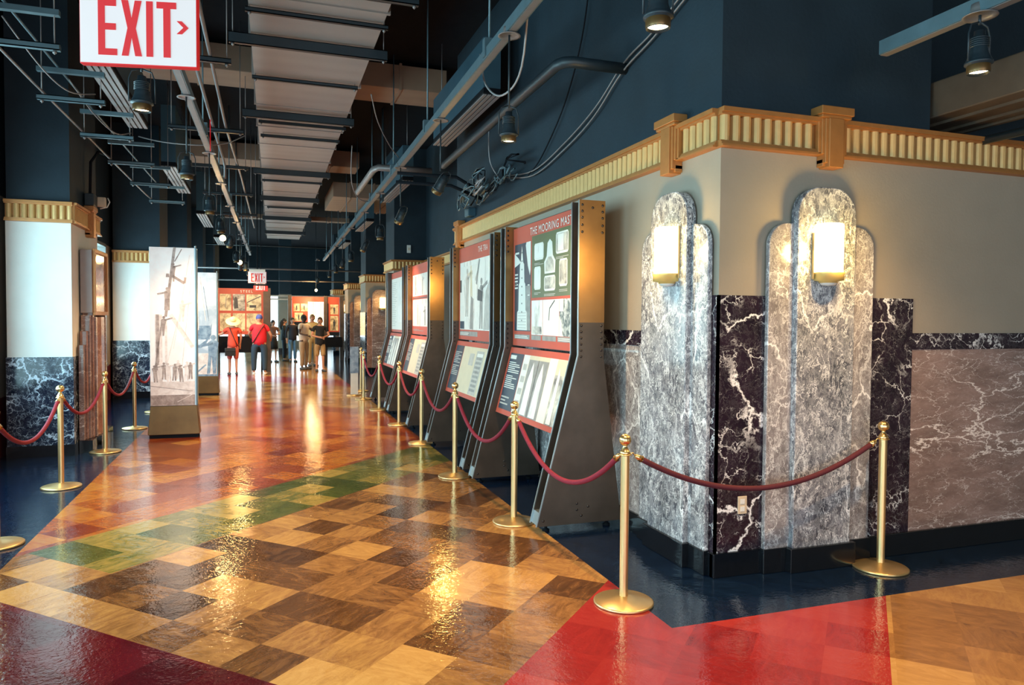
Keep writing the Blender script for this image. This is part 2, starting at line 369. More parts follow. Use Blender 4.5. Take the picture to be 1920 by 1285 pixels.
# left outer wall: oxblood dado, grey piers between windows, blue-black paint above
m_ = MB(); m_.box((-3.2, -6, 0), (-2.96, 44, .72), 'sill_red'); m_.box((-3.2, -6, 3.15), (-2.96, 44, CZ), 'navy_wall')
edges = [-6]+[v for w in WINS for v in w]+[44]
for a, b in zip(edges[0::2], edges[1::2]): m_.box((-3.2, a, .72), (-2.96, b, 3.15), 'wall')
struct(m_, 'wall_left')
for i, (a, b) in enumerate(WINS):
    f = MB(); mid = (a+b)/2
    for y in (a+.03, b-.03): f.box((-3.06, y-.03, .72), (-2.92, y+.03, 3.15), 'frame_grey')
    f.box((-3.04, mid-.02, .72), (-2.96, mid+.02, 3.15), 'frame_grey')
    f.box((-3.06, a, .72), (-2.90, b, .78), 'frame_grey'); f.box((-3.06, a, 3.09), (-2.92, b, 3.15), 'frame_grey')
    w = struct(f, 'window_%d' % (i+1)); g = MB(); g.box((-3.035, a+.05, .78), (-3.025, b-.05, 3.09), 'glass'); g.build('window_pane', w)

# fluted cornice running from p to q, ribs bulging toward n
def cornice_mesh(mb, p, q, n, z0=2.83, z1=3.08, pitch=.083, d=.05):
    p, q, n = Vector(p), Vector(q), Vector(n); L = (q-p).length; t = (q-p).normalized(); up = Vector((0, 0, 1))
    def strip(off, za, zb, e=0, mm='gold'):
        a, b = p-t*e, q+t*e
        mb.prism([a+up*za, a+n*off+up*za, a+n*off+up*zb, a+up*zb], b-a, mm)
    strip(d+.012, z0, z0+.014); strip(d, z0+.014, z0+.03); strip(d-.01, z0+.03, z0+.042)
    strip(d, z1-.045, z1-.03); strip(d+.02, z1-.03, z1)
    k = max(1, round(L/pitch)); w = L/k; vs = []; S6 = 8
    for i in range(k):
        for j in range(S6+1):
            u = (0, .02, .18, .20, .34, .54, .74, .90, 1.0)[j]; dd = (.002, .002, .002, .026, .040, .045, .040, .026, .002)[j]
            pt = p+t*(i+u)*w+n*dd
            vs += [pt+up*(z0+.04), pt+up*(z1-.044)]
    fs = [(2*i, 2*i+2, 2*i+3, 2*i+1) for i in range(len(vs)//2-1)]
    mb.add(vs, [f for i, f in enumerate(fs) if i % 9 in (2, 3, 4, 5, 6, 7)], 'gold_flute'); mb.add(vs, [f for i, f in enumerate(fs) if i % 9 in (0, 1, 8)], 'gold')
def bracket(name, c, n, w=.20, d=.10, zb=2.745, zt=3.15, label=None, parent=None, group=None, s=1.0):
    n = Vector(n); t = Vector((n.y, -n.x, 0)); c = Vector(c); m = MB()
    def blk(hw, dp, z0, z1):
        a = c-t*hw; m.prism([a+Vector((0, 0, z0)), a+n*dp+Vector((0, 0, z0)), a+n*dp+Vector((0, 0, z1)), a+Vector((0, 0, z1))], t*hw*2, 'gold')
    blk(w*.68, d*1.12, zt-.055, zt); blk(w*.62, d*1.0, zt-.075, zt-.055)
    blk(w*.30, d, zb, zt-.075); blk(w*.40, d*.86, zb+.03, zt-.075); blk(w*.50, d*.74, zb+.09, zt-.075); blk(w*.60, d*.62, zb+.09, zt-.075)
    blk(w*.40, d*.6, zb+.01, zb+.06)
    o = m.build(name, parent, bevel=.004)
    if label: tag(o, label, 'bracket', group)
    return o
m_ = MB(); cornice_mesh(m_, (XW, YW, 0), (XW, YE, 0), (-1, 0, 0)); struct(m_, 'trim_1')
m_ = MB(); cornice_mesh(m_, (XW-.03, YW, 0), (9, YW, 0), (0, -1, 0)); struct(m_, 'trim_2')
bracket('cornice_bracket', (XW, 4.61, 0), (-1, 0, 0), label='gilded stepped bracket on the cornice, left of the wall corner, above a lit sconce')
bracket('cornice_bracket', (3.685, YW, 0), (0, -1, 0), label='gilded stepped bracket on the cornice, right of the wall corner, above the brightest sconce')
bracket('cornice_bracket', (XW, 10.5, 0), (-1, 0, 0), label='small gilded bracket at the far end of the long cornice, above the second exhibit stand')
# marble wainscot, right wall
XF = 2.824; YF = 4.060
m_ = MB()
m_.box((XF, YF, .15), (3.25, YW+.005, 1.87), 'dark_marble'); m_.box((XF, YF, .15), (XW+.005, 4.16, 1.87), 'dark_marble')
struct(m_, 'trim_3')
m_ = MB(); m_.box((4.05, YF, .15), (4.49, YW+.005, 1.87), 'dark_marble'); struct(m_, 'trim_4')
m_ = MB(); m_.box((4.49, YF, 1.50), (9, YW+.005, 1.62), 'dark_marble'); struct(m_, 'trim_5')
m_ = MB(); m_.box((4.49, YF+.003, .15), (9, YW+.005, 1.50), 'brown_marble'); struct(m_, 'trim_6')
m_ = MB(); m_.box((XF, 4.99, .15), (XW+.005, 5.075, 1.87), 'dark_marble'); m_.box((XF, 5.075, 1.50), (XW+.005, YE, 1.62), 'dark_marble'); struct(m_, 'trim_7')
m_ = MB(); m_.box((XF+.003, 5.075, .15), (XW+.005, YE, 1.50), 'lilac_marble'); struct(m_, 'trim_8')
m_ = MB(); m_.box((2.806, 4.04, 0), (9, 4.09, .162), 'black_base'); struct(m_, 'baseboard_front', bevel=.004)
m_ = MB(); m_.box((2.806, 4.05, 0), (2.85, YE, .16), 'black_base'); struct(m_, 'baseboard_right', bevel=.004)

def round_slab(w, h, r, d, m):
    """slab in local XZ, rounded top corners, extruded along -Y from 0"""
    pts = [(-w/2, 0, 0), (w/2, 0, 0)]
    for i in range(9):
        a = i/8*pi/2; pts.append((w/2-r+r*cos(a), 0, h-r+r*sin(a)))
    for i in range(9):
        a = pi/2+i/8*pi/2; pts.append((-w/2+r+r*cos(a), 0, h-r+r*sin(a)))
    mb = MB(); mb.prism(pts, (0, -d, 0), m); return mb
def make_pilaster(label, loc, rz, outer='lilac_marble', inner='silver_marble', w=.89):
    t = thing('marble_pilaster', label, 'pilaster', loc, rz)
    a = round_slab(w, 2.36, .15, .035, outer); a.build('side_slab', t, bevel=.006)
    b = round_slab(.49, 2.61, .19, .074, inner); b.build('center_slab', t, bevel=.008)
    p = MB(); p.box((-w/2-.012, 0, 0), (w/2+.012, -.048, .165), 'black_base'); p.box((-.275, 0, 0), (.275, -.098, .165), 'black_base'); p.build('plinth', t, bevel=.004)
    return t
def make_sconce(label, loc, rz, e=22):
    t = thing('wall_sconce', label, 'lamp', loc, rz, None)
    g = MB(); n = 20; prof = [(0, .36), (.085, .36), (.093, .35), (.093, .04), (.093, .035)]
    g.lathe(prof, (0, -.035, 0), 20, 'shade_glow'); g.build('glass_shade', t)
    c = MB(); c.lathe([(0, -.035), (.06, -.035), (.062, -.025), (.100, -.018), (.100, .02), (.104, .026), (.104, .034), (.094, .036), (0, .036)], (0, -.035, 0), 20, 'sconce_gold'); c.build('brass_base', t)
    k = MB(); k.lathe([(0, -.055), (.045, -.05), (.055, -.035)], (0, -.035, 0), 16, 'white_plastic'); k.build('finial', t)
    b = MB(); b.box((-.112, 0, -.01), (-.106, -.022, .3), 'brass'); b.build('side_rail', t); b = MB(); b.box((.106, 0, .0), (.110, -.016, .36), 'brass'); b.build('side_rail', t)
    l = lamp('sconce_light', 'POINT', (0, -.24, .2), e, (1, .64, .18), .07, parent=t)
    return t
make_pilaster('grey marble stepped pilaster with rounded shoulders, on the wall right of the corner', (3.635, YW-.013, 0), 0)
make_pilaster('grey marble stepped pilaster with rounded shoulders, on the corridor wall left of the corner', (XW-.013, 4.57, 0), -pi/2, 'silver_marble')
make_sconce('lit cylindrical sconce on the marble pilaster right of the wall corner', (3.615, YW-.087, 1.995), 0)
make_sconce('lit cylindrical sconce on the marble pilaster left of the wall corner', (XW-.087, 4.515, 1.995), -pi/2)
make_pilaster('grey marble pilaster mostly hidden behind the second exhibit stand', (XW-.013, 10.25, 0), -pi/2, 'silver_marble')
make_sconce('lit sconce behind the second exhibit stand, seen only by its glow', (XW-.087, 10.25, 2.02), -pi/2)
o = thing('power_outlet', 'small tan power outlet low on the dark marble beside the wall corner', 'outlet', (3.035, YF, .47))
m_ = MB(); m_.box((-.036, 0, -.06), (.036, -.006, .06), 'ivory_plastic'); m_.build('cover_plate', o, bevel=.003)
for z in (-.025, .025):
    m_ = MB(); m_.box((-.016, -.004, z-.016), (.016, -.009, z+.016), 'white_plastic'); s_ = m_.build('socket', o)
# ---------------------------------------------------------------- columns
def column(label, x0, y0, x1, y1, faces, marb='navy_marble', zs=1.21, base=.14, mid='pale_wall', drop=0):
    """faces: list of cornice runs (p,q,n)"""
    t = thing('column', label, 'column', ((x0+x1)/2, (y0+y1)/2, 0)); ox, oy = (x0+x1)/2, (y0+y1)/2
    def B(nm, a, b, mm, **k):
        m = MB(); m.box((a[0]-ox, a[1]-oy, a[2]), (b[0]-ox, b[1]-oy, b[2]), mm); return m.build(nm, t, **k)
    B('shaft', (x0, y0, 0), (x1, y1, 2.86), mid); B('painted_upper_shaft', (x0+.01, y0+.01, 2.86), (x1-.01, y1-.01, CZ), 'navy_wall')
    B('marble_wainscot', (x0-.012, y0-.012, base), (x1+.012, y1+.012, zs), marb); B('base', (x0-.02, y0-.02, 0), (x1+.02, y1+.02, base), 'black_base')
    m = MB()
    for p, q, n in faces: cornice_mesh(m, (p[0]-ox, p[1]-oy, 0), (q[0]-ox, q[1]-oy, 0), n)
    m.build('fluted_cornice', t); return t
c1 = column('nearest left column, pale upper panel over blue-black marble, below the exit sign', -2.86, 10.12, -2.18, 11.62,
            [((-2.86, 10.12), (-2.15, 10.12), (0, -1, 0)), ((-2.18, 10.09), (-2.18, 11.62), (1, 0, 0))])
bracket('cornice_bracket', (-2.18, 10.95, 0), (1, 0, 0), label='gilded stepped bracket on the corridor face of the nearest left column')
column('second left column, behind the big backlit print', -2.90, 16.9, -2.0, 18.3, [((-2.9, 16.9), (-2.0, 16.9), (0, -1, 0)), ((-2.0, 16.88), (-2.0, 18.3), (1, 0, 0))])
for y, w in ((22.9, 'third'), (28.9, 'fourth'), (34.9, 'fifth')):
    column('%s left column, far down the corridor, hidden behind displays' % w, -2.90, y, -2.0, y+1.4, [((-2.9, y), (-2.0, y), (0, -1, 0))])
far_cols = []
for i, (x, y, w, px) in enumerate(((2.93, 17.0, 'first', 0), (3.08, 23.0, 'second', 3.52), (3.2, 28.9, 'third', 3.66), (3.25, 35.5, 'fourth', 3.74))):
    t = column('%s gilt-topped column past the exhibit stands, on the right of the corridor' % w, x, y, 4.4, y+1.2,
               [((x, y), (3.7, y), (0, -1, 0)), ((x, y-.03), (x, y+1.2), (-1, 0, 0))], marb='navy_marble', zs=1.9 if i else 1.5, mid='wall')
    if px:
        make_pilaster('brown marble pilaster with sconce on the %s far right column' % w, (px, y-.014, 0), 0, 'rose_marble', 'brown_marble', .8)
        make_sconce('lit sconce on the %s far right column' % w, (px+(.08 if i == 1 else .1), y-.10, 2.0), 0, 14)
m_ = MB(); cornice_mesh(m_, (3.70, YE, 0), (3.70, 17.0, 0), (-1, 0, 0)); struct(m_, 'trim_9')
# framed case and stepped fins on the nearest left column
t = thing('display_case', 'gold-framed shallow case on the corridor side of the nearest left column', 'case', (-2.16, 10.95, 1.72))
m_ = MB(); m_.box((0, -.48, .03), (.13, .42, .83), 'slat'); m_.build('case_body', t, bevel=.004)
m_ = MB(); m_.box((.13, -.44, .0), (.16, .40, .05), 'gold'); m_.box((.13, -.44, .80), (.16, .40, .85), 'gold'); m_.box((.13, -.44, .05), (.16, -.38, .8), 'gold'); m_.box((.13, .34, .05), (.16, .40, .8), 'gold'); m_.build('gold_frame', t, bevel=.003)
m_ = MB(); m_.box((.125, -.38, .05), (.138, .34, .8), 'rose_marble'); m_.build('case_front', t)
t = thing('fluted_marble_pilaster', 'tiered dark marble fins rising to the framed case on the nearest left column', 'pilaster', (-2.155, 10.95, 0))
for k, (dy, h, dp) in enumerate(((.62, 1.35, .03), (.54, 1.52, .05), (.46, 1.72, .07), (.38, 1.95, .09), (.30, 1.70, .11))):
    for s_ in (-1, 1):
        m_ = MB(); m_.box((0, s_*dy-.032, .15), (dp+.03, s_*dy+.032, h), 'rose_marble' if k % 2 else 'brown_marble'); m_.build('fin', t, bevel=.006)
m_ = MB(); m_.prism([(0, -.26, .15), (.12, -.26, .15), (.155, -.1, .15), (.155, .1, .15), (.12, .26, .15), (0, .26, .15)], (0, 0, 1.55), 'rose_marble'); m_.build('center_slab', t, bevel=.004)
m_ = MB()
for s_ in (-1, 1):
    for dy in (.62, .54, .46, .38, .30): m_.box((0, s_*dy-.036, 0), (.15, s_*dy+.036, .15), 'black_base')
m_.box((0, -.27, 0), (.18, .27, .15), 'black_base'); m_.build('plinth', t)
t = thing('emergency_light', 'emergency light with a square head on the cornice of the nearest left column', 'lamp', (-2.12, 10.95, 3.15))
m_ = MB(); m_.box((-.05, -.16, 0), (.06, .08, .16), 'blue_black'); m_.build('battery_box', t, bevel=.01)
m_ = MB(); m_.box((.05, .06, .02), (.16, .12, .15), 'ivory_plastic'); m_.build('lamp_head', t, bevel=.015)
m_ = MB(); m_.tube([(.08, .13, .0), (.16, .16, .03), (.19, .16, .1), (.17, .14, .15)], .008, 'white_plastic'); m_.build('wire_guard', t)

# ---------------------------------------------------------------- stanchions and ropes
def make_stanchion():
    t = thing('rope_stanchion', '', 'stanchion')
    m = MB(); m.lathe([(0, .0), (.178, .0), (.18, .006), (.18, .012), (.172, .018), (.08, .030), (.03, .045), (0, .045)], n=40, m='brass'); m.build('base', t)
    m = MB(); m.lathe([(.026, .03), (.026, .90)], n=20, m='brass'); m.build('post', t)
    m = MB(); m.lathe([(.026, .895), (.032, .897), (.032, .915), (.027, .92), (.022, .93), (.013, .945), (.012, .955), (.018, .96)], n=20, m='brass_hi'); m.build('collar', t)
    m = MB(); n = 24; vs = []; fs = []; R = .037
    for j in range(13):
        ph = pi*j/12
        for i in range(48):
            th = 2*pi*i/48; r = R*(1-.05*abs(cos(th*6))) ; vs.append((r*sin(ph)*cos(th), r*sin(ph)*sin(th), .985-R*cos(ph)*1.0))
    for j in range(12):
        for i in range(48): fs.append((j*48+i, j*48+(i+1) % 48, (j+1)*48+(i+1) % 48, (j+1)*48+i))
    m.add(vs, fs, 'brass_hi', True); m.build('ball_finial', t)
    m = MB(); m.lathe([(.034, .893), (.040, .895), (.040, .900), (.034, .902)], n=20, m='brass_hi'); m.build('hook_ring', t)
    return t
RP = [(2.055, 3.868), (2.0, 5.72), (1.97, 7.58), (2.06, 9.74), (2.08, 11.56), (2.07, 13.56), (2.03, 15.46), (2.20, 17.2)]
LP = [(-1.86, 4.3), (-1.865, 6.29), (-1.89, 8.26), (-1.86, 10.26), (-1.83, 12.3), (-1.80, 14.35)]
st0 = make_stanchion(); first = True
ordn = ['nearest', 'second', 'third', 'fourth', 'fifth', 'sixth', 'seventh', 'eighth']
def put_st(x, y, lab):
    global first
    o = st0 if first else copy_tree(st0); first = False
    o.location = (x, y, 0); o['label'] = lab; o['group'] = 'brass rope stanchions'; return o
for i, (x, y) in enumerate(RP):
    put_st(x, y, 'brass ball-top stanchion, %s in the row along the exhibit stands%s' % (ordn[i], ', nearest the wall corner' if i == 0 else ''))
put_st(4.034, 3.865, 'brass ball-top stanchion standing alone at the right, before the dark marble strip')
for i, (x, y) in enumerate(LP):
    if i == 0: continue
    put_st(x, y, 'brass ball-top stanchion, %s in the left row by the columns%s' % (ordn[i-1], ', cut by the left edge' if i == 1 else ''))
def rope(p, q, sag, mat, label, r=.0175):
    p, q = Vector((p[0], p[1], .885)), Vector((q[0], q[1], .885)); d = (q-p).normalized()
    t = thing('velvet_rope', label, 'rope', (p+q)/2-Vector((0, 0, .0)), 0, 'velvet ropes between stanchions'); C = t.location.copy()
    a, b = p+d*.05+Vector((0, 0, .012)), q-d*.05+Vector((0, 0, .012))
    pts = cat_curve(a, b, sag, 40); L = [(pts[i]-pts[i-1]).length for i in range(1, 41)]; acc = [0]
    for l in L: acc.append(acc[-1]+l)
    tot = acc[-1]; fa = [i for i in range(41) if acc[i] <= .10]; fb = [i for i in range(41) if tot-acc[i] <= .10]
    ia, ib = max(fa[-1], 1), min(fb[0], 39)
    m = MB(); m.tube([x-C for x in pts[ia-1+1:ib+1]], r, mat, 12); m.build('rope_body', t)
    for end, (i0, i1) in (('a', (0, ia)), ('b', (ib, 40))):
        A, B = pts[i0]-C, pts[i1]-C
        if end == 'b': A, B = B, A
        m = MB(); e = (B-A).normalized(); A2 = A+e*.02
        m.tube([A2, A2+e*.01, A2+e*.05, B+e*.012], [.008, .014, .0225, .0225], 'brass_hi', 12); m.build('end_cap', t)
        m = MB(); m.tube([A-d*.02*(1 if end == 'a' else -1)+Vector((0, 0, .003)), A+Vector((0, 0, .008)), A2], .004, 'brass_hi', 6); m.build('hook', t)
for i in range(7):
    rope(RP[i], RP[i+1], (.34, .35, .30, .32, .33, .33, .3)[i], 'velvet', 'crimson velvet rope hanging between the %s and %s stanchions of the right row' % (ordn[i], ordn[i+1]))
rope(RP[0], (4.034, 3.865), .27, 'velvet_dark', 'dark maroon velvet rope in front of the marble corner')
for i in range(1, 5):
    rope(LP[i], LP[i+1], .27, 'velvet', 'plum-red velvet rope between the %s and %s stanchions of the left row' % (ordn[i-1], ordn[i]))

# ---------------------------------------------------------------- posters
class Board:
    """flat printed board: origin = its lower-left corner seen from the front, u to the right, v up, n out"""
    def __init__(s, o, u, v): s.o, s.u, s.v = Vector(o), Vector(u).normalized(), Vector(v).normalized(); s.n = s.u.cross(s.v).normalized(); s.m = MB()
    def P(s, a, b, k=0): return s.o+s.u*a+s.v*b+s.n*(k*.0016)
    def poly(s, pts, m, k=1):
        s.m.prism([s.P(a, b, k-1) for a, b in pts], s.n*.0016, m); return s
    def rect(s, a, b, c, d, m, k=1): return s.poly([(a, b), (c, b), (c, d), (a, d)], m, k)
    def lines(s, a, b, c, d, n, m='poster_white', k=2, fill=.45):
        h = (d-b)/n
        for i in range(n):
            e = c-(c-a)*random.choice((0, 0, 0, .08, .4)); s.rect(a, d-(i+1)*h, e, d-(i+1)*h+h*fill, m, k)
        return s
    def line(s, p, q, w, m, k=2):
        dx, dy = q[0]-p[0], q[1]-p[1]; L = math.hypot(dx, dy) or 1; ox, oy = -dy/L*w/2, dx/L*w/2
        return s.poly([(p[0]+ox, p[1]+oy), (p[0]-ox, p[1]-oy), (q[0]-ox, q[1]-oy), (q[0]+ox, q[1]+oy)], m, k)
    def figure(s, x, y, h, m, k=3, lean=0, arms=0):
        w = h*.13; L = lean*h
        s.poly([(x-w*.8, y), (x-w*.25, y), (x+w*.1, y+h*.45), (x+w*.3, y), (x+w*.85, y), (x+w*.8+L*.5, y+h*.5), (x+w+L, y+h*.8), (x+w*.35+L, y+h*.86), (x-w*.35+L, y+h*.86), (x-w+L, y+h*.8), (x-w*.7+L*.5, y+h*.5)], m, k)
        s.poly([(x+L+h*.07*cos(i*pi/4), y+h*.93+h*.07*sin(i*pi/4)) for i in range(8)], m, k)
        if arms: s.line((x+L, y+h*.78), (x+L+arms*h*.4, y+h*(.9 if arms > 0 else .7)), h*.07, m, k)
        return s
    def text(s, txt, a, b, size, m, parent, k=2, sx=1.0, spacing=1.0):
        me = text_mesh(txt, size, m, spacing); o = bpy.data.objects.new('title_lettering', me); link(o, parent)
        w = s.n; mt = Matrix((( s.u.x*sx, s.v.x, w.x, 0), (s.u.y*sx, s.v.y, w.y, 0), (s.u.z*sx, s.v.z, w.z, 0), (0, 0, 0, 1)))
        me.transform(mt); o.location = s.P(a, b, k); return o
PW = 1.56
def poster_mast(B, H):
    B.rect(.0, 0, PW, H, 'red_border', 0)
    B.rect(.05, .15, .52, H-.17, 'poster_navy', 1)
    # dirigible nose and tower
    B.poly([(.40, H-.17), (.52, H-.17), (.52, .75), (.50, .70), (.44, .80), (.38, 1.0)], 'poster_white', 2)
    B.poly([(.05, H-.26), (.05, H-.40), (.24, H-.36), (.16, H-.31)], 'poster_white', 2)
    B.poly([(.13, .16), (.43, .16), (.42, .34), (.385, .36), (.375, .62), (.35, .64), (.34, .82), (.31, .84), (.29, H-.26), (.275, H-.2), (.26, H-.26), (.24, .84), (.215, .82), (.205, .64), (.185, .62), (.175, .36), (.14, .34)], 'poster_white', 3)
    for i in range(9): B.rect(.262, .25+i*.085, .292, .265+i*.085, 'poster_grey', 4)
    for i in range(6): B.rect(.16, .18+i*.03, .40, .186+i*.03, 'poster_mid', 4)
    B.rect(.07, H-.27, .18, H-.25, 'poster_white', 2); B.lines(.06, H-.62, .15, H-.45, 5); B.rect(.06, .62, .12, .632, 'poster_white', 2); B.rect(.45, .60, .50, .612, 'poster_white', 4); B.rect(.45, .50, .50, .512, 'poster_white', 4)
    B.rect(.38, .16, .52, .60, 'poster_grey', 2)
    # green sheet with framed views
    B.rect(.55, .47, PW-.03, H-.13, 'poster_green', 1)
    B.rect(.55, .45, PW-.03, .475, 'red_border', 2)
    def fr(a, b, c, d, mm, cut=.02):
        B.poly([(a+cut, b), (c-cut, b), (c, b+cut), (c, d-cut), (c-cut, d), (a+cut, d), (a, d-cut), (a, b+cut)], 'poster_white', 2)
        B.rect(a+.015, b+.02, c-.015, d-.015, mm, 3); B.lines(a, b-.045, c, b-.02, 2, 'poster_mid')
    fr(.62, .83, .86, .99, 'photo_light'); fr(1.16, .85, 1.44, 1.04, 'photo_mid'); fr(.62, .55, .79, .77, 'photo_light'); fr(1.24, .56, 1.42, .80, 'photo_mid'); fr(.88, .53, 1.15, .67, 'photo_mid')
    B.rect(1.21, .875, 1.34, 1.02, 'poster_white', 4)
    B.poly([(.89, .69), (1.14, .69), (1.15, .80), (1.09, .85), (1.07, .97), (1.015, 1.0), (.96, .97), (.94, .85), (.88, .80)], 'poster_white', 2)
    B.poly([(.92, .71), (1.11, .71), (1.11, .79), (1.05, .84), (.98, .84), (.92, .79)], 'photo_mid', 3)
    # lower photographs
    B.rect(.55, .12, .84, .45, 'photo_light', 1); B.rect(.85, .12, 1.24, .45, 'poster_white', 1); B.rect(1.25, .12, PW-.03, .45, 'photo_tree', 1)
    B.rect(.57, .13, .82, .20, 'photo_mid', 2); B.line((1.0, .26), (1.02, .37), .012, 'poster_dark'); B.line((1.02, .37), (1.14, .44), .012, 'poster_dark'); B.rect(1.25, .34, 1.34, .45, 'poster_white', 2)
    B.poly([(1.25, .12), (1.33, .12), (1.30, .24), (1.25, .30)], 'poster_white', 2)
    B.rect(.05, .07, .50, .115, 'poster_grey', 1); B.rect(.55, .07, .80, .115, 'poster_grey', 1); B.rect(.84, .07, 1.17, .115, 'poster_grey', 1); B.rect(1.21, .07, 1.5, .115, 'poster_grey', 1)
    B.lines(.07, .08, .46, .11, 2); B.lines(1.23, .08, 1.48, .11, 2)
def lower_mast(B, H):
    B.rect(0, 0, PW, H, 'red_border', 0); B.rect(.05, .05, .44, H-.06, 'poster_navy', 1)
    B.rect(.07, H-.12, .24, H-.08, 'poster_white', 2); B.lines(.07, .43, .40, .55, 6, k=2); B.lines(.07, .27, .38, .41, 7, k=2); B.lines(.07, .10, .30, .2, 3, 'poster_mid')
    B.rect(.46, .05, PW-.05, H-.06, 'poster_cream', 1); B.rect(.46, .05, .62, H-.06, 'poster_white', 2)
    for a, c in ((.68, .84), (.92, 1.08)):
        B.rect(a-.05, .05, c+.05, H-.1, 'poster_grey', 2)
        B.poly([(a, .06), (c, .06), (c-.02, .4), (c-.06, .52), ((a+c)/2, H-.12), (a+.06, .52), (a+.02, .4)], 'photo_light', 3)
    B.rect(1.14, .05, 1.32, H-.06, 'poster_white', 2); B.rect(1.33, .05, PW-.05, H-.2, 'photo_mid', 2)
    B.poly([(1.36, .06), (1.46, .06), (1.44, .5), (1.40, .56)], 'poster_white', 3)
    for i in range(4): B.rect(.50, .12+i*.12, .60, .18+i*.12, 'poster_mid', 3)
def poster_track(B, H):
    B.rect(0, 0, PW, H, 'red_border', 0); B.rect(.06, .13, PW-.02, H-.19, 'photo_light', 1)
    B.rect(.10, H-.42, .85, H-.25, 'poster_white', 2); B.line((.85, H-.5), (.98, H-.2), .05, 'poster_grey'); B.line((.80, .75), (.95, H-.3), .04, 'poster_mid')
    B.figure(.40, .30, .62, 'poster_mid', 3, .05, 1); B.figure(.62, .55, .40, 'poster_cream', 3, -.04, -1); B.figure(1.05, .15, .62, 'poster_grey', 2, .03, 1)
    B.rect(.08, .13, .26, .44, 'poster_white', 2); B.rect(.08, .14, .28, .24, 'poster_navy', 3); B.rect(.06, .62, .14, .78, 'poster_dark', 2)
    B.poly([(.55, .14), (.70, .14), (.72, .52), (.60, .56)], 'poster_grey', 2); B.poly([(1.15, .14), (1.5, .14), (1.5, .8), (1.25, .6)], 'poster_mid', 2)
    B.poly([(.9, .5), (1.1, .48), (1.12, .6), (.92, .64)], 'poster_dark', 3)
    B.rect(.06, .05, .9, .11, 'poster_grey', 1); B.lines(.08, .065, .5, .10, 2)
def lower_track(B, H):
    B.rect(0, 0, PW, H, 'red_border', 0); B.rect(.05, .05, .42, H-.06, 'poster_navy', 1); B.lines(.07, .40, .38, .56, 7, 'poster_mid'); B.lines(.07, .24, .38, .38, 6, 'poster_mid')
    B.rect(.44, .05, PW-.05, H-.06, 'poster_cream', 1); B.rect(.78, .40, .98, .55, 'poster_mid', 2); B.rect(1.06, .06, 1.36, H-.1, 'poster_mid', 2)
    for i in range(8): B.rect(1.10, .10+i*.055, 1.32, .13+i*.055, 'poster_grey', 3)
    B.rect(1.10, H-.17, 1.34, H-.13, 'poster_white', 3)
def poster_grid(B, H):
    B.rect(0, 0, PW, H, 'red_border', 0); B.rect(.06, .66, PW-.06, H-.17, 'photo_light', 1); B.rect(.06, .14, PW-.06, .60, 'photo_light', 1)
    B.rect(.30, .68, .36, H-.2, 'poster_grey', 2); B.line((.1, 1.0), (.5, .7), .03, 'poster_mid'); B.figure(.9, .68, .3, 'poster_mid', 2, 0, 1); B.figure(.5, .16, .36, 'poster_mid', 2); B.figure(1.1, .16, .32, 'poster_grey', 2, 0, -1)
    B.rect(.06, .615, PW-.06, .63, 'poster_dark', 1); B.lines(.08, .06, 1.0, .10, 2, 'poster_grey')
def poster_white(B, H):
    B.rect(0, 0, PW, H, 'red_border', 0); B.rect(.02, .05, PW-.06, H-.12, 'poster_white', 1)
    for i in range(24): B.rect(.08, .12+i*.038, .08+random.uniform(.3, .6), .13+i*.038, 'poster_mid', 2)
    B.rect(.8, .2, 1.4, .55, 'photo_light', 2); B.rect(.8, .62, 1.4, .98, 'photo_light', 2)

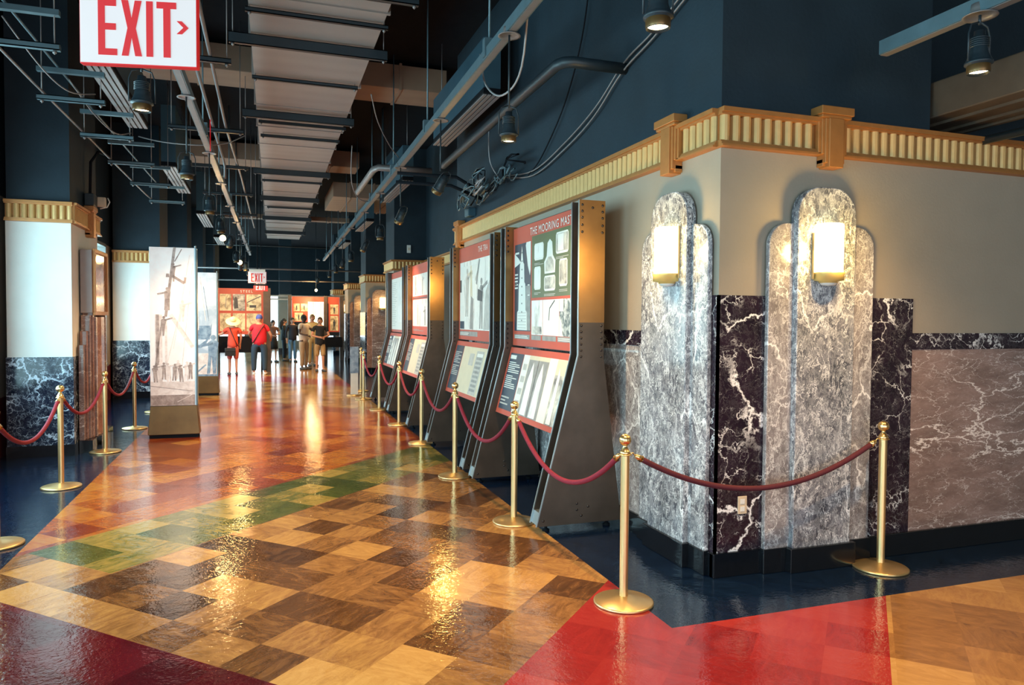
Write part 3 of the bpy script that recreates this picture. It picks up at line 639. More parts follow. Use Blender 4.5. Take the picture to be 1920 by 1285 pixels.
# ---------------------------------------------------------------- exhibit stands (local: X toward the wall, Y along the corridor)
rv_me = None
def rivet(parent, y, x, z, side):
    global rv_me
    if rv_me is None:
        m = MB(); m.lathe([(0, .006), (.006, .0055), (.010, .003), (.0115, 0)], n=8, m='rivet', axis=(0, -1, 0)); o = m.build('rivet', parent); rv_me = o.data
    else:
        o = bpy.data.objects.new('rivet', rv_me); link(o, parent)
    o.location = (x, y, z); return o
PROF = [(2.400, 2.66), (2.626, 2.66), (2.626, 1.40), (2.80, .055), (2.055, .055), (2.400, 1.42)]
def off_front(d, z):  # front edge x at height z, moved back by d
    return (2.400 if z > 1.42 else 2.400-(1.42-z)*.2527)+d
def make_stand(y0, label, up, lo, title, rivets=True, L=2.0):
    t = thing('exhibit_stand', label, 'exhibit stand', (2.4+(y0-5.33)*.011, y0, 0), -.004 if y0 > 6 else 0); ox = 2.4
    def X(x): return x-ox
    def plate(y, th, nm, outer):
        m = MB()
        m.prism([(X(2.400), y, 2.66), (X(2.626), y, 2.66), (X(2.626), y, 1.40), (X(2.80), y, .055), (X(2.055), y, .055), (X(2.400), y, 1.42)], (0, th, 0), 'steel_plate'); o = m.build(nm, t, bevel=.002)
        if outer:
            m = MB(); m.box((X(2.400), y-.002, 1.68), (X(2.626), y, 2.66), 'steel_brown'); m.build('upper_plate_skin', o)
        # bright front flange edge
        m = MB()
        for a, b in (((2.400, 2.66), (2.400, 1.42)), ((2.400, 1.42), (2.055, .055))):
            m.obox((X(a[0])-.002, y+th/2, a[1]), (X(b[0])-.002, y+th/2, b[1]), th+.004, .008, 'steel_edge', up=(1, 0, .01))
        m.build('front_edge', o)
        if rivets and outer:
            for z in (2.62, 2.57, 2.52, 2.46, 2.405): rivet(o, y-.003, X(2.425), z, 0); rivet(o, y-.003, X(2.603), z, 0)
            for z in (1.655, 1.605, 1.555, 1.505, 1.455, 1.405): rivet(o, y-.001, X(2.425+(.0)), z, 0); rivet(o, y-.001, X(2.603), z, 0)
            rivet(o, y-.003, X(2.515), 2.60, 0)
            for x, z in ((2.40, .22), (2.40, .17), (2.44, .12), (2.50, .19), (2.11, .10)): rivet(o, y-.001, X(x), z, 0)
        return o
    def web(y, w):   # recessed web between two plates of one upright
        m = MB(); m.prism([(X(2.465), y, 2.64), (X(2.60), y, 2.64), (X(2.60), y, 1.42), (X(2.20), y, .10), (X(2.13), y, .10), (X(2.465), y, 1.41)], (0, w, 0), 'steel_dark'); m.build('channel_web', t)
        m = MB(); m.prism([(X(2.060), y, .065), (X(2.13), y, .065), (X(2.155), y, .16), (X(2.086), y, .16)], (0, w, 0), 'steel_edge'); m.build('toe_plate', t)
    w = .15; th = .010
    plate(0, th, 'side_plate', True); web(th, w-2*th); plate(w-th, th, 'side_plate', False)
    plate(L-w, th, 'side_plate', rivets); web(L-w+th, w-2*th); plate(L-th, th, 'side_plate', False)
    y1 = w; y2 = L-w; H = 1.21
    m = MB(); m.box((X(2.485), y1, 1.43), (X(2.50), y2, 2.64), 'steel_dark'); pb = m.build('upper_board', t)
    m = MB(); m.prism([(X(2.470), y1, 1.415), (X(2.485), y1, 1.415), (X(2.315), y1, .742), (X(2.30), y1, .742)], (0, y2-y1, 0), 'steel_dark'); lb = m.build('lower_board', t)
    global PW; PW = y2-y1-.02
    B = Board((X(2.483), y2-.01, 1.435), (0, -1, 0), (0, 0, 1)); up(B, H-.01); B.m.build('upper_print', pb)
    B.text(title, PW*.30 if len(title) > 12 else PW*.55, H-.125, .105 if len(title) > 12 else .10, 'poster_white', pb, 3, .92, 1.12)
    B = Board((X(2.298), y2-.01, .745), (0, -1, 0), (.170, 0, .673)); lo(B, .69); B.m.build('lower_print', lb)
    m = MB(); m.box((X(2.50), y1, 2.50), (X(2.60), y2, 2.60), 'steel_dark'); m.box((X(2.50), y1, 1.45), (X(2.60), y2, 1.55), 'steel_dark'); m.build('cross_rail', t)
    for yy in (.04, L-.10):
        m = MB(); m.lathe([(0, 0), (.03, 0), (.03, .015), (.012, .02), (.012, .058)], (X(2.16), yy+.03, 0), 12, 'black_paint'); m.build('foot', t)
        m = MB(); m.lathe([(0, 0), (.03, 0), (.03, .015), (.012, .02), (.012, .058)], (X(2.70), yy+.03, 0), 12, 'black_paint'); m.build('foot', t)
    return t
make_stand(5.33, 'nearest riveted steel exhibit stand with the mooring mast poster', poster_mast, lower_mast, 'THE MOORING MAST')
make_stand(7.65, 'second riveted steel exhibit stand, poster title beginning THE TRA', poster_track, lower_track, 'THE TRA')
make_stand(11.05, 'third steel exhibit stand, after the gap, with two stacked pale photos', poster_grid, lower_track, '')
make_stand(13.37, 'farthest steel exhibit stand of the row, with a nearly white poster', poster_white, lower_mast, '', rivets=False)

# ---------------------------------------------------------------- backlit print totems
def totem(label, loc, rz, w, d, z0, z1, draw, sky, bw=None):
    t = thing('backlit_print_stand', label, 'display', loc, rz); bw = bw or w*1.12
    m = MB(); m.prism([(-bw/2, -d*.55, .05), (bw/2, -d*.55, .05), (w/2, -d*.5, z0), (-w/2, -d*.5, z0)], (0, d*1.05, 0), 'bronze'); m.build('bronze_base', t, bevel=.006)
    m = MB(); m.box((-bw/2+.02, -d*.5, 0), (bw/2-.02, d*.45, .05), 'black_paint'); m.build('kick_plate', t)
    m = MB(); m.box((-w/2, -d/2, z0), (w/2, d/2, z1), 'steel_edge'); bd = m.build('light_box', t, bevel=.004)
    B = Board((-w/2+.005, -d/2-.001, z0+.005), (1, 0, 0), (0, 0, 1)); W_, H_ = w-.03, z1-z0-.01
    B.rect(0, 0, W_, H_, sky, 1); draw(B, W_, H_); B.m.build('print', bd)
    for x in (w/2-.01,):
        m = MB(); m.box((x, -d/2-.004, z0), (x+.018, -d/2+.03, z1), 'teal_steel'); m.build('edge_rail', bd); m = MB(); m.lathe([(0, 0), (.014, 0), (.014, .03), (0, .04)], (x, -d/2+.01, z1), 10, 'steel_edge'); m.build('top_bolt', bd)
    return t
def draw_builders(B, w, h):
    b, p = 'totem_brown', 'totem_pale'
    B.rect(0, 0, w, .15, b, 2); B.rect(0, .15, w, .34, p, 2)
    B.rect(.11*w, .34, .27*w, 1.28, p, 2); B.rect(.13*w, .5, .20*w, 1.28, b, 3); B.rect(.33*w, .36, .38*w, 1.2, p, 2)
    B.line((.08*w, .4), (.24*w, 1.1), .02, b, 3); B.line((.35*w, 1.25), (.56*w, 2.22), .035, b, 3); B.line((.56*w, 2.22-.2), (.72*w, h-.02), .012, b, 3)
    B.line((.46*w, 1.28), (w*.96, .82), .05, p, 3); B.line((.52*w, .8), (.9*w, h-.1), .006, p, 3); B.line((.7*w, .5), (.97*w, 2.0), .006, p, 3); B.line((.30*w, .4), (.62*w, 1.2), .008, p, 3)
    # riggers on the mast
    B.figure(.50*w, 1.74, .26, b, 4, .06, 1); B.line((.50*w, 1.82), (.78*w, 1.72), .035, b, 4); B.line((.78*w, 1.72), (.80*w, 1.80), .03, b, 4); B.poly([(.36*w, 1.80), (.44*w, 1.80), (.43*w, 1.85), (.37*w, 1.85)], b, 4)
    B.figure(.38*w, 1.34, .32, b, 4, .02, -1); B.figure(.70*w, 1.18, .30, p, 4, .06, 1); B.figure(.26*w, .98, .28, b, 4, .1, 1)
    for i, x in enumerate((.12, .2, .30, .42, .53, .62, .70, .80, .90)):
        B.figure(x*w, .33+.02*(i % 3), .24+.03*(i % 2), p if i % 2 else b, 4, (-.08, .05, 0)[i % 3], (0, 1, -1)[i % 3])
    B.line((.0, .28), (.95*w, .20), .008, b, 3); B.line((.6*w, .05), (w, .17), .008, p, 3)
totem('tall backlit print of steelworkers on a mast, on a bronze base', (-1.165, 11.28, 0), radians(-1.5), .60, .20, .455, 2.68, draw_builders, 'totem_sky')
def draw_yard(B, w, h):
    s = 'totem_blue'; B.rect(0, 0, w, .5, 'totem_pale', 2); B.rect(0, .8, w*.7, 1.1, s, 2); B.poly([(0, .62), (.5*w, .78), (.78*w, 1.15), (.75*w, .9), (.5*w, .7), (.3*w, .62)], s, 3)
    B.line((.15*w, 1.0), (.05*w, h-.02), .03, 'totem_pale', 3); B.line((.5*w, 1.2), (.25*w, h-.1), .015, 'totem_pale', 3); B.line((.65*w, 1.2), (.4*w, h-.3), .012, s, 3)
    B.figure(.75*w, .05, .85, s, 4, .05, -1); B.line((0, .05), (.5*w, .25), .03, s, 3); B.rect(0, .0, w, .04, s, 3)
totem('second backlit print in blue-grey tones, just behind the steelworkers print', (-1.13, 17.2, 0), radians(-1.5), .46, .20, .42, 2.68, draw_yard, 'totem_sky_blue')

# ---------------------------------------------------------------- exit signs
def exit_sign(label, loc, rz, s=1.0, arrow=True, drop=1.2, red_face=False, H=.205):
    t = thing('exit_sign', label, 'sign', loc, rz); W_ = .310
    m = MB(); m.box((-W_/2-.003, -.012, -.003), (W_/2+.003, .012, H+.003), 'sign_red'); fr = m.build('sign_edge', t, bevel=.003)
    B = Board((-W_/2, -.0125, 0), (1, 0, 0), (0, 0, 1)); B.rect(0, 0, W_, H, 'sign_red' if red_face else 'sign_white', 1); B.m.build('sign_face', t)
    B.m = MB(); c = 'sign_white' if red_face else 'sign_red'; b0, t0 = .022, .176
    B.rect(.048, b0, .066, t0, c, 2); B.rect(.066, b0, .098, b0+.018, c, 2); B.rect(.066, b0+.070, .095, b0+.088, c, 2); B.rect(.066, t0-.018, .096, t0, c, 2)
    B.m.build('letter_e', t); B.m = MB()
    B.poly([(.110, b0), (.128, b0), (.137, b0+.052), (.146, b0), (.164, b0), (.148, (b0+t0)/2), (.164, t0), (.146, t0), (.137, t0-.050), (.128, t0), (.110, t0), (.126, (b0+t0)/2)], c, 2); B.m.build('letter_x', t); B.m = MB()
    B.rect(.176, b0, .194, t0, c, 2); B.m.build('letter_i', t); B.m = MB()
    B.rect(.222, b0, .241, t0-.018, c, 2); B.rect(.204, t0-.018, .257, t0, c, 2); B.m.build('letter_t', t)
    if arrow:
        B.m = MB(); y = b0+.085; B.poly([(.258, y-.018), (.272, y-.018), (.290, y), (.272, y+.018), (.258, y+.018), (.276, y)], c, 2); B.m.build('arrow', t)
    m = MB(); m.box((-W_/2*.9, -.02, H), (W_/2*.9, .02, H+.045), 'white_plastic' if not red_face else 'black_paint'); m.build('housing', t, bevel=.004)
    m = MB(); m.tube([(0, 0, H+.04), (0, 0, H+drop)], .008, 'black_paint', 8); m.build('hanging_rod', t)
    t.scale = (s, s, s); return t
def P2(px, py, Y):
    d = Fv+Rv*((px-960)/F_PX)+Uv*((642.5-py)/F_PX); k = Y/d.y; return Vector((0, 0, 1.7))+d*k
a, b = P2(153, 118.5, 2.43), P2(373, 129, 2.36); c_ = (a+b)/2
exit_sign('large lit EXIT sign with a right arrow, hanging nearest at the top left', (c_.x, c_.y, c_.z), atan2(b.y-a.y, b.x-a.x), (b-a).length/.316, drop=2.8)
a = P2(482.5, 531, 20.5)
exit_sign('small far EXIT sign hanging above the red steel display', (a.x, a.y, a.z), radians(-4), 1.45, arrow=True, drop=(CZ-a.z)/1.45)
a = P2(489, 546, 22.6)
exit_sign('small red EXIT sign with lit letters, just below the far white one', (a.x, a.y, a.z), radians(-4), 1.25, arrow=False, drop=(CZ-a.z)/1.25, H=.12, red_face=True)
#PART2
# ---------------------------------------------------------------- ceiling: central duct with trapeze hangers
def dx(Y): return .012*(Y-7)
t = thing('ceiling_duct', 'wide grey wrapped duct running down the middle of the ceiling', 'duct', (.5, 7, 4.8))
m = MB(); Ys = [2.5+i*1.25 for i in range(23)]
for i, (a, b) in enumerate(zip(Ys[:-1], Ys[1:])):
    la, lb = -.12+dx(a)*1.25-.5, -.12+dx(b)*1.25-.5; ra, rb = 1.22+dx(a)*.75-.5, 1.22+dx(b)*.75-.5; z = .004*(i % 2)
    m.prism([(la, a-7, z), (ra, a-7, z), (rb, b-7, z), (lb, b-7, z)], (0, 0, .42), 'duct')
m.build('duct_body', t)
for Y in Ys[1:-1]:
    m = MB(); m.box((-.12+dx(Y)*1.25-.53, Y-7-.015, -.012), (1.22+dx(Y)*.75-.47, Y-7+.015, .43), 'duct'); m.build('joint_flange', t)
def trapeze(name, Y, x0, x1, z, h, label, group, w=.06, top=CZ, mat='blue_black', z2=None):
    o = thing(name, label, 'hanger', ((x0+x1)/2, Y, z), 0, group); L = (x1-x0)/2
    m = MB(); m.box((-L, -w/2, -h), (L, w/2, -h+.008), mat); m.box((-L, -w/2, -h), (L, -w/2+.008, 0), mat); m.box((-L, w/2-.008, -h), (L, w/2, 0), mat); m.box((-L, -w/2, -.008), (L, w/2, 0), mat); m.build('channel', o)
    if z2:
        m = MB(); m.box((-L, -w/2, z2-z), (L, w/2, z2-z+.045), mat); m.build('upper_channel', o)
    for s_ in (-1, 1):
        m = MB(); m.tube([(s_*(L-.04), 0, -h-.03), (s_*(L-.04), 0, top-z)], .006, 'grey_pipe', 6); m.build('threaded_rod', o)
        m = MB(); m.lathe([(0, -h-.02), (.016, -h-.02), (.016, -h), (0, -h)], (s_*(L-.04), 0, 0), 6, 'grey_pipe'); m.build('nut', o)
    return o
for i, (Y, a, b) in enumerate(((6.9, -.32, 1.42), (8.48, -.32, 1.38), (11.5, -.25, 1.36), (15.9, -.14, 1.39), (19.4, -.02, 1.42), (23.2, .04, 1.46), (27.0, .12, 1.5))):
    trapeze('duct_hanger', Y, a, b, 4.775, .115, 'heavy dark cross channel under the central duct, %s from the camera' % ordn[i], 'channels carrying the central duct')
for i, (Y, a, b) in enumerate(((7.75, -.14, 1.27), (9.88, -.10, 1.22), (12.05, -.03, 1.3), (12.95, 0, 1.29), (17.1, .03, 1.31), (21.2, .16, 1.36))):
    trapeze('duct_hanger', Y, a, b, 4.775, .045, 'thin dark cross strap under the central duct, %s thin one from the camera' % ordn[i], 'straps under the central duct', w=.045)
def duct(label, a, b, mat, band=None):
    t = thing('cross_duct', label, 'duct', tuple((p+q)/2 for p, q in zip(a, b))); c = t.location
    m = MB(); m.box(tuple(p-q for p, q in zip(a, c)), tuple(p-q for p, q in zip(b, c)), mat); m.build('duct_body', t, bevel=.01)
    for k in (.25, .6, .85):
        x = a[0]+(b[0]-a[0])*k-c[0]; m = MB(); m.box((x-.02, a[1]-c[1]-.02, a[2]-c[2]-.02), (x+.02, b[1]-c[1]+.02, b[2]-c[2]+.02), mat); m.build('joint_flange', t)
duct('brown cross duct above the central duct, nearest the camera', (-2.1, 11.3, 5.25), (2.78, 12.1, 5.62), 'duct_brown')
duct('brown cross duct above the central duct, second from the camera', (-2.0, 17.5, 5.25), (2.2, 18.3, 5.62), 'duct_brown')
duct('broad tan duct right of the central duct, over the far exhibit stands', (1.75, 19.2, 4.82), (3.5, 21.8, 5.2), 'duct_brown')
duct('thin tan cross duct far down the ceiling', (-1.9, 27.5, 5.25), (3.1, 27.9, 5.4), 'duct_brown')
duct('dark duct with bronze-lit underside above the cornice at the right edge', (4.66, -1.0, 3.20), (5.3, 4.40, 3.46), 'duct_dark')
# slot diffusers
def slot(label, x, y0, y1, z, hgt, w=.25):
    t = thing('slot_diffuser', label, 'air vent', (x, (y0+y1)/2, z), 0, 'linear slot diffusers'); L = (y1-y0)/2
    m = MB(); m.box((-w/2+.01, -L, .09), (w/2-.01, L, hgt), 'plenum_blue'); m.build('plenum_box', t)
    m = MB(); m.box((-w/2+.01, -L+.005, .03), (w/2-.01, L-.005, .09), 'black_paint'); m.box((-w/2+.005, -L, .012), (w/2-.005, L, .03), 'slot_black'); m.build('neck', t)
    for s_ in (-1, 1):
        m = MB(); m.tube([(0, s_*(L-.1), hgt), (0, s_*(L-.1), (CZ if not (x > 2 and 19 < y0 < 20) else 4.82)-z)], .006, 'grey_pipe', 6); m.build('hanging_rod', t)
    n = 4
    for i in range(n):
        a = -w/2+i*w/n; m = MB(); m.box((a+.006, -L, 0), (a+w/n-.012, L, .014), 'slat'); m.build('slat', t)
for i, (x, a, b) in enumerate(((-1.57, 8.4, 11.1), (-1.49, 13.75, 16.55), (-1.40, 19.7, 22.5), (-1.32, 25.2, 27.8))):
    slot('grey slotted air diffuser left of the central duct, %s from the camera' % ordn[i], x, a, b, 4.27, .62 if i == 0 else 1.05)
for i, (x, a, b) in enumerate(((2.50, 8.0, 10.56), (2.58, 13.45, 16.1), (2.72, 19.4, 21.75), (2.78, 25.0, 27.3))):
    slot('grey slotted air diffuser over the exhibit stands, %s from the camera' % ordn[i], x, a, b, 4.25, .66 if i != 2 else .50, .22)
# struts carrying the spotlights
def strut(label, p, q, w=.075, h=.085, mat='teal_steel'):
    p, q = Vector(p), Vector(q); c = (p+q)/2; t = thing('lighting_strut', label, 'track', c)
    m = MB(); m.obox(p-c, q-c, w, h, mat); m.obox(p-c-Vector((0, 0, h/2)), q-c-Vector((0, 0, h/2)), w*.7, .006, 'grey_pipe'); m.build('channel', t)
    d = (q-p); n = max(1, int(d.length/2.4))
    for i in range(n):
        a = p+d*((i+.4)/n)-c; m = MB(); top_ = 4.82 if 19.1 < a.y+c.y < 21.9 and a.x+c.x > 1.7 else CZ; m.tube([a, a+Vector((0, 0, top_-c.z-a.z))], .009, 'teal_steel', 8); m.build('hanger_rod', t)
        m = MB(); m.box((a.x-.05, a.y-.035, a.z-.03), (a.x+.05, a.y+.035, a.z+.12), 'teal_steel'); m.build('clamp', t)
strut('long teal-grey strut over the exhibit stands carrying a line of spotlights', (1.74, 2.2, 3.92), (2.25, 28.5, 3.92))
strut('long perforated strut left of the central duct carrying a line of spotlights', (-.76, 3.2, 3.92), (-.36, 27.0, 3.92))
strut('short strut end with one spotlight at the top right corner', (3.71, -.5, 3.42), (3.71, 3.62, 3.42))
def spotlight(label, x, y, zc, zl, tilt=0, az=0, e=30, lit=True):
    t = thing('pendant_spotlight', label, 'spotlight', (x, y, zc), 0, 'spotlights hanging from the struts')
    m = MB(); m.lathe([(0, 0), (.085, -.002), (.088, -.008), (.075, -.006), (.05, 0), (.048, .03), (.045, .06), (0, .06)], n=24, m='grey_pipe'); m.build('canopy', t)
    D = zl-zc
    m = MB(); m.tube([(0, 0, 0), (0, 0, D+.27 if zc-zl > .4 else -.05)], .008, 'blue_black', 8); m.build('drop_rod', t)
    h = bpy.data.objects.new('lamp_head', None); h = MB()
    R = Matrix.Rotation(az, 3, 'Z') @ Matrix.Rotation(tilt, 3, 'X')
    def T(mb): mb.v = [tuple(R @ Vector(v)+Vector((0, 0, D+.12))) for v in mb.v]; return mb
    k = .94
    h.lathe([(0, .12), (.028*k, .12), (.03*k, .09), (.045*k, .085), (.047*k, .02), (.05*k, .015), (.05*k, 0), (.058*k, -.02), (.066*k, -.035), (.068*k, -.045), (.074*k, -.048), (.074*k, -.060), (.060*k, -.063), (.060*k, -.108), (.056*k, -.110), (.054*k, -.075)], n=28, m='blue_black'); T(h).build('lamp_head', t)
    m = MB()
    for i in range(5): m.lathe([(.047*k, .03+i*.011), (.053*k, .033+i*.011), (.047*k, .036+i*.011)], n=24, m='blue_black')
    T(m).build('cooling_fins', t)
    m = MB(); m.lathe([(.0605*k, -.066), (.0625*k, -.07), (.0625*k, -.10), (.0605*k, -.107)], n=28, m='bronze'); T(m).build('trim_collar', t)
    m = MB(); m.lathe([(0, -.088), (.030*k, -.090), (.054*k, -.094)], n=24, m='lens_glow' if lit else 'steel_edge'); T(m).build('lens', t)
    m = MB()
    for s_ in (-1, 1): m.tube([(0, 0, .17), (s_*.06, 0, .15), (s_*.078, 0, .10), (s_*.078, 0, -.05)], .005, 'blue_black', 6)
    T(m).build('yoke', t)
    if lit and e:
        d = R @ Vector((0, 0, -1)); q = d.to_track_quat('-Z', 'Y').to_euler()
        l = lamp('spot_beam', 'SPOT', tuple(Vector((0, 0, D+.12))+d*.115), e, WARM if e else WARM, .04, q, parent=t, spot_size=radians(118), spot_blend=.9)
    return t
LY = [(-.74, 5.39), (-.69, 7.89), (-.64, 10.45), (-.61, 12.75), (-.57, 15.25), (-.53, 17.8), (-.48, 20.3), (-.43, 22.6), (-.38, 25.2)]
RY = [(1.755, 3.03), (1.80, 5.33), (1.86, 7.83), (1.90, 10.47), (1.95, 12.7), (2.0, 15.1), (2.05, 17.9), (2.09, 20.2), (2.13, 22.5), (2.17, 25.1)]
nth = ['nearest', 'second', 'third', 'fourth', 'fifth', 'sixth', 'seventh', 'eighth', 'ninth', 'tenth']
SE = 260
for i, (x, y) in enumerate(LY):
    spotlight('round black spotlight on the left strut, %s from the camera%s' % (nth[i], ', below the exit sign' if i == 0 else ''), x, y, 3.872, 3.05 if i != 5 else 2.95, 0 if i not in (4, 6) else .5, 0 if i < 4 else .4, SE)
for i, (x, y) in enumerate(RY):
    tl = {2: .7, 3: .55, 5: .6, 7: .5}.get(i, 0)
    spotlight('round black spotlight on the right strut, %s from the camera' % nth[i], x, y, 3.872, 3.05, tl, .6 if tl else 0, SE if not tl else SE*.6)
spotlight('round black spotlight on the short strut at the top right', 3.71, 2.97, 3.375, 3.05, 0, 0, SE)
spotlight('added round black spotlight brightening the far STEEL display', -.55, 21.6, 3.872, 3.0, 1.0, 0, 260)  # added lamp that lifts the dim STEEL board
spotlight('added round black spotlight brightening the far glowing display', 2.0, 28.2, 3.872, 3.0, .9, 0, 260)  # second added lamp, for the niche display
def bulb(label, x, y, z, e, r=.055):
    t = thing('bare_flood_lamp', label, 'lamp', (x, y, z))
    m = MB(); m.lathe([(0, 0), (r*.7, -.012), (r, 0)], n=20, m='shade_glow', axis=(0, 1, 0)); m.build('lens', t)
    m = MB(); m.lathe([(r*1.08, -.01), (r*1.1, .02), (r*.6, .10), (.03, .13), (0, .13)], n=20, m='blue_black', axis=(0, 1, 0)); m.build('housing', t)
    m = MB(); m.tube([(0, .08, 0), (0, .08, CZ-z if x > 1 else 3.88-z)], .008, 'blue_black', 6); m.build('drop_rod', t)
    lamp('flood_light', 'POINT', (0, -.12, -.03), e, (1, .62, .25), .05, parent=t)
bulb('glaring flood lamp pointing at the camera on the left strut, the nearer one', -.66, 14.3, 3.15, 25)
bulb('glaring flood lamp on the left strut, just before the far exit sign', -.50, 19.4, 3.08, 30)
bulb('small glaring lamp high above the glowing far display', 2.0, 29.0, 2.78, 25, .05)
# trapezes and conduits left of the duct
for i, (Y, a, b) in enumerate(((6.87, -2.12, -1.54), (8.45, -2.10, -1.50), (10.0, -2.04, -1.47), (11.6, -2.03, -1.44), (13.3, -2.01, -1.41), (15.2, -1.98, -1.37))):
    trapeze('pipe_rack', Y, a, b, 3.91, .05, 'double strut pipe rack near the left wall, %s from the camera' % ordn[i], 'pipe racks by the left wall', mat='teal_steel', z2=4.14)
for i, (Y, a, b) in enumerate(((7.75, -1.15, -.27), (10.6, -1.15, -.22), (13.1, -1.13, -.20), (15.9, -1.1, -.15), (19.0, -1.05, -.08))):
    trapeze('pipe_rack', Y, a, b, 4.24, .05, 'single strut pipe rack beside the central duct, %s from the camera' % ordn[i], 'pipe racks beside the central duct', mat='blue_black')
def pipe(label, pts, r, mat='grey_pipe', cat='pipe', n=10, name='conduit_pipe', kind=None):
    c = Vector(pts[0]); m = MB(); m.tube([Vector(p)-c for p in pts], r, mat, n); o = m.build(name); o.location = c
    return tag(o, label, cat)
pipe('thin grey conduit on the lower struts nearest the left wall', [(-2.04, 2.5, 3.922), (-2.04, 8, 3.922), (-1.97, 14.6, 3.922), (-1.95, 15.2, 3.922)], .012)
pipe('thin teal conduit on the upper struts by the left wall', [(-1.93, 2.5, 4.197), (-1.91, 10, 4.197), (-1.83, 15.2, 4.197)], .012, 'teal_steel')
pipe('left one of two pinkish conduits beside the central duct', [(-.66, 3, 4.262), (-.60, 10.6, 4.262), (-.57, 12.7, 4.262), (-.56, 13.0, 4.2), (-.56, 13.0, 4.0)], .020)
pipe('right one of two pinkish conduits beside the central duct', [(-.50, 3, 4.262), (-.44, 10.6, 4.262), (-.34, 14, 4.262), (-.18, 22, 4.262)], .018)
pipe('black elbowed pipe leaving the corridor wall over the nearest stand', [(2.84, 5.40, 3.76), (2.36, 5.40, 3.76), (2.30, 5.43, 3.76), (2.27, 5.50, 3.76), (2.27, 5.6, 3.76), (2.32, 9.6, 3.76)], .045, 'blue_black', n=16)
pipe('pale elbowed pipe over the far exhibit stands', [(2.9, 12.9, 4.35), (1.95, 12.9, 4.35), (1.90, 13.1, 4.35), (1.92, 15.6, 4.35)], .06, 'grey_pipe', n=16)
pipe('black pipe pair crossing to the corridor wall, upper one', [(1.7, 9.6, 3.62), (2.5, 9.6, 3.62), (2.76, 9.4, 3.42)], .022, 'black_paint')
pipe('black pipe pair crossing to the corridor wall, lower one', [(1.7, 9.7, 3.52), (2.45, 9.7, 3.52), (2.76, 9.3, 3.30)], .022, 'black_paint')
pipe('long pale pipe crossing the corridor ceiling above the far exit sign', [(-2.96, 27, 3.42), (3.7, 27, 3.42)], .028)
pipe('upper of two white pipes above the far displays', [(-2.96, 33, 2.66), (3.7, 33, 2.66)], .03, 'white_plastic')
pipe('lower of two white pipes above the far displays', [(-2.96, 32.6, 2.50), (3.7, 32.6, 2.50)], .03, 'white_plastic')
pipe('dim grey pipe crossing behind the far exit sign', [(-2.0, 29, 3.1), (3.2, 29, 3.12)], .025)
pipe('faint dark pipe high across the far ceiling', [(-2.96, 31, 4.6), (3.7, 31, 4.6)], .03, 'blue_black')
pipe('small dark pipe below the right-hand duct', [(5.1, 4.2, 3.06), (5.2, 1.0, 3.06)], .03, 'blue_black')
pipe('black conduit bending down to the nearest left cornice', [(-2.0, 11.5, 3.95), (-2.08, 11.2, 3.93), (-2.13, 11.0, 3.75), (-2.14, 10.99, 3.31)], .018, 'black_paint')
pipe('tall teal upright conduit over the third stand', [(2.2, 14.0, CZ), (2.2, 14.0, 3.95), (2.15, 14.0, 3.90)], .02, 'teal_steel')
def wire(label, pts, r=.006, mat='grey_pipe', sub=6):
    P = [Vector(p) for p in pts]; out = []
    for i in range(len(P)-1):
        p0, p1, p2, p3 = P[max(i-1, 0)], P[i], P[i+1], P[min(i+2, len(P)-1)]
        for j in range(sub):
            u = j/sub; out.append(.5*((2*p1)+(p2-p0)*u+(2*p0-5*p1+4*p2-p3)*u*u+(3*p1-p0-3*p2+p3)*u**3))
    out.append(P[-1]); return pipe(label, out, r, mat, 'cable', 6, 'hanging_cable')
XC = 2.80
wire('upper grey cable drooping along the corridor wall to the cable tangle', [(XC, 4.3, 4.05), (XC, 4.9, 3.88), (XC, 5.36, 3.80), (XC, 5.9, 3.58), (XC, 6.6, 3.42), (XC, 7.45, 3.32), (XC, 8.4, 3.44)], .008)
wire('lower grey cable drooping along the corridor wall to the cable tangle', [(XC, 4.3, 3.99), (XC, 4.9, 3.83), (XC, 5.4, 3.73), (XC, 5.95, 3.50), (XC, 6.6, 3.36), (XC, 7.45, 3.27), (XC, 8.4, 3.42)], .008)
wire('black cable hanging from the ceiling down the corridor wall', [(XC, 6.0, 4.9), (XC, 6.2, 4.3), (XC, 6.6, 3.8), (XC, 7.2, 3.42), (XC, 7.6, 3.30)], .007, 'black_paint')
wire('pale cable loop hanging below the right strut near its spotlight', [(1.85, 5.0, 4.3), (2.0, 5.6, 3.75), (2.0, 6.1, 3.66), (2.0, 6.6, 3.9), (2.0, 6.8, 4.25)], .009, 'slat')
wire('grey cable loop sagging right of the central duct', [(1.4, 9.9, 4.7), (1.55, 10.3, 4.45), (1.8, 10.8, 4.25), (2.0, 11.2, 4.18)], .008)
wire('grey cable sagging from the ceiling to the second cross duct', [(1.45, 12.5, 4.6), (1.5, 13.0, 4.1), (1.7, 13.6, 3.9), (2.0, 14.2, 3.95)], .009)
wire('thin cable swag left of the central duct', [(-1.5, 10.6, 4.05), (-1.2, 10.4, 3.96), (-.8, 10.3, 3.93), (-.45, 10.4, 4.0), (-.2, 10.5, 4.15)], .008)
wire('bunched cable swag between the first two left pipe racks', [(-1.95, 6.9, 4.10), (-1.82, 7.5, 3.89), (-1.70, 7.9, 3.82), (-1.58, 8.4, 3.95)], .007)
wire('bunched cable swag between the second and third left pipe racks', [(-1.83, 8.5, 4.10), (-1.70, 9.0, 3.89), (-1.58, 9.5, 3.82), (-1.50, 10.0, 3.95)], .007)
wire('short red wire by the left strut', [(-.60, 10.0, 4.2), (-.60, 10.0, 3.8)], .006, 'sign_red')
wire('grey wire hanging straight down to the end of the cable tangle', [(2.6, 8.45, 3.1+.9), (2.62, 8.45, 3.6), (2.78, 8.45, 3.36)], .006, 'slat')
m = MB(); rr = random.Random(3)
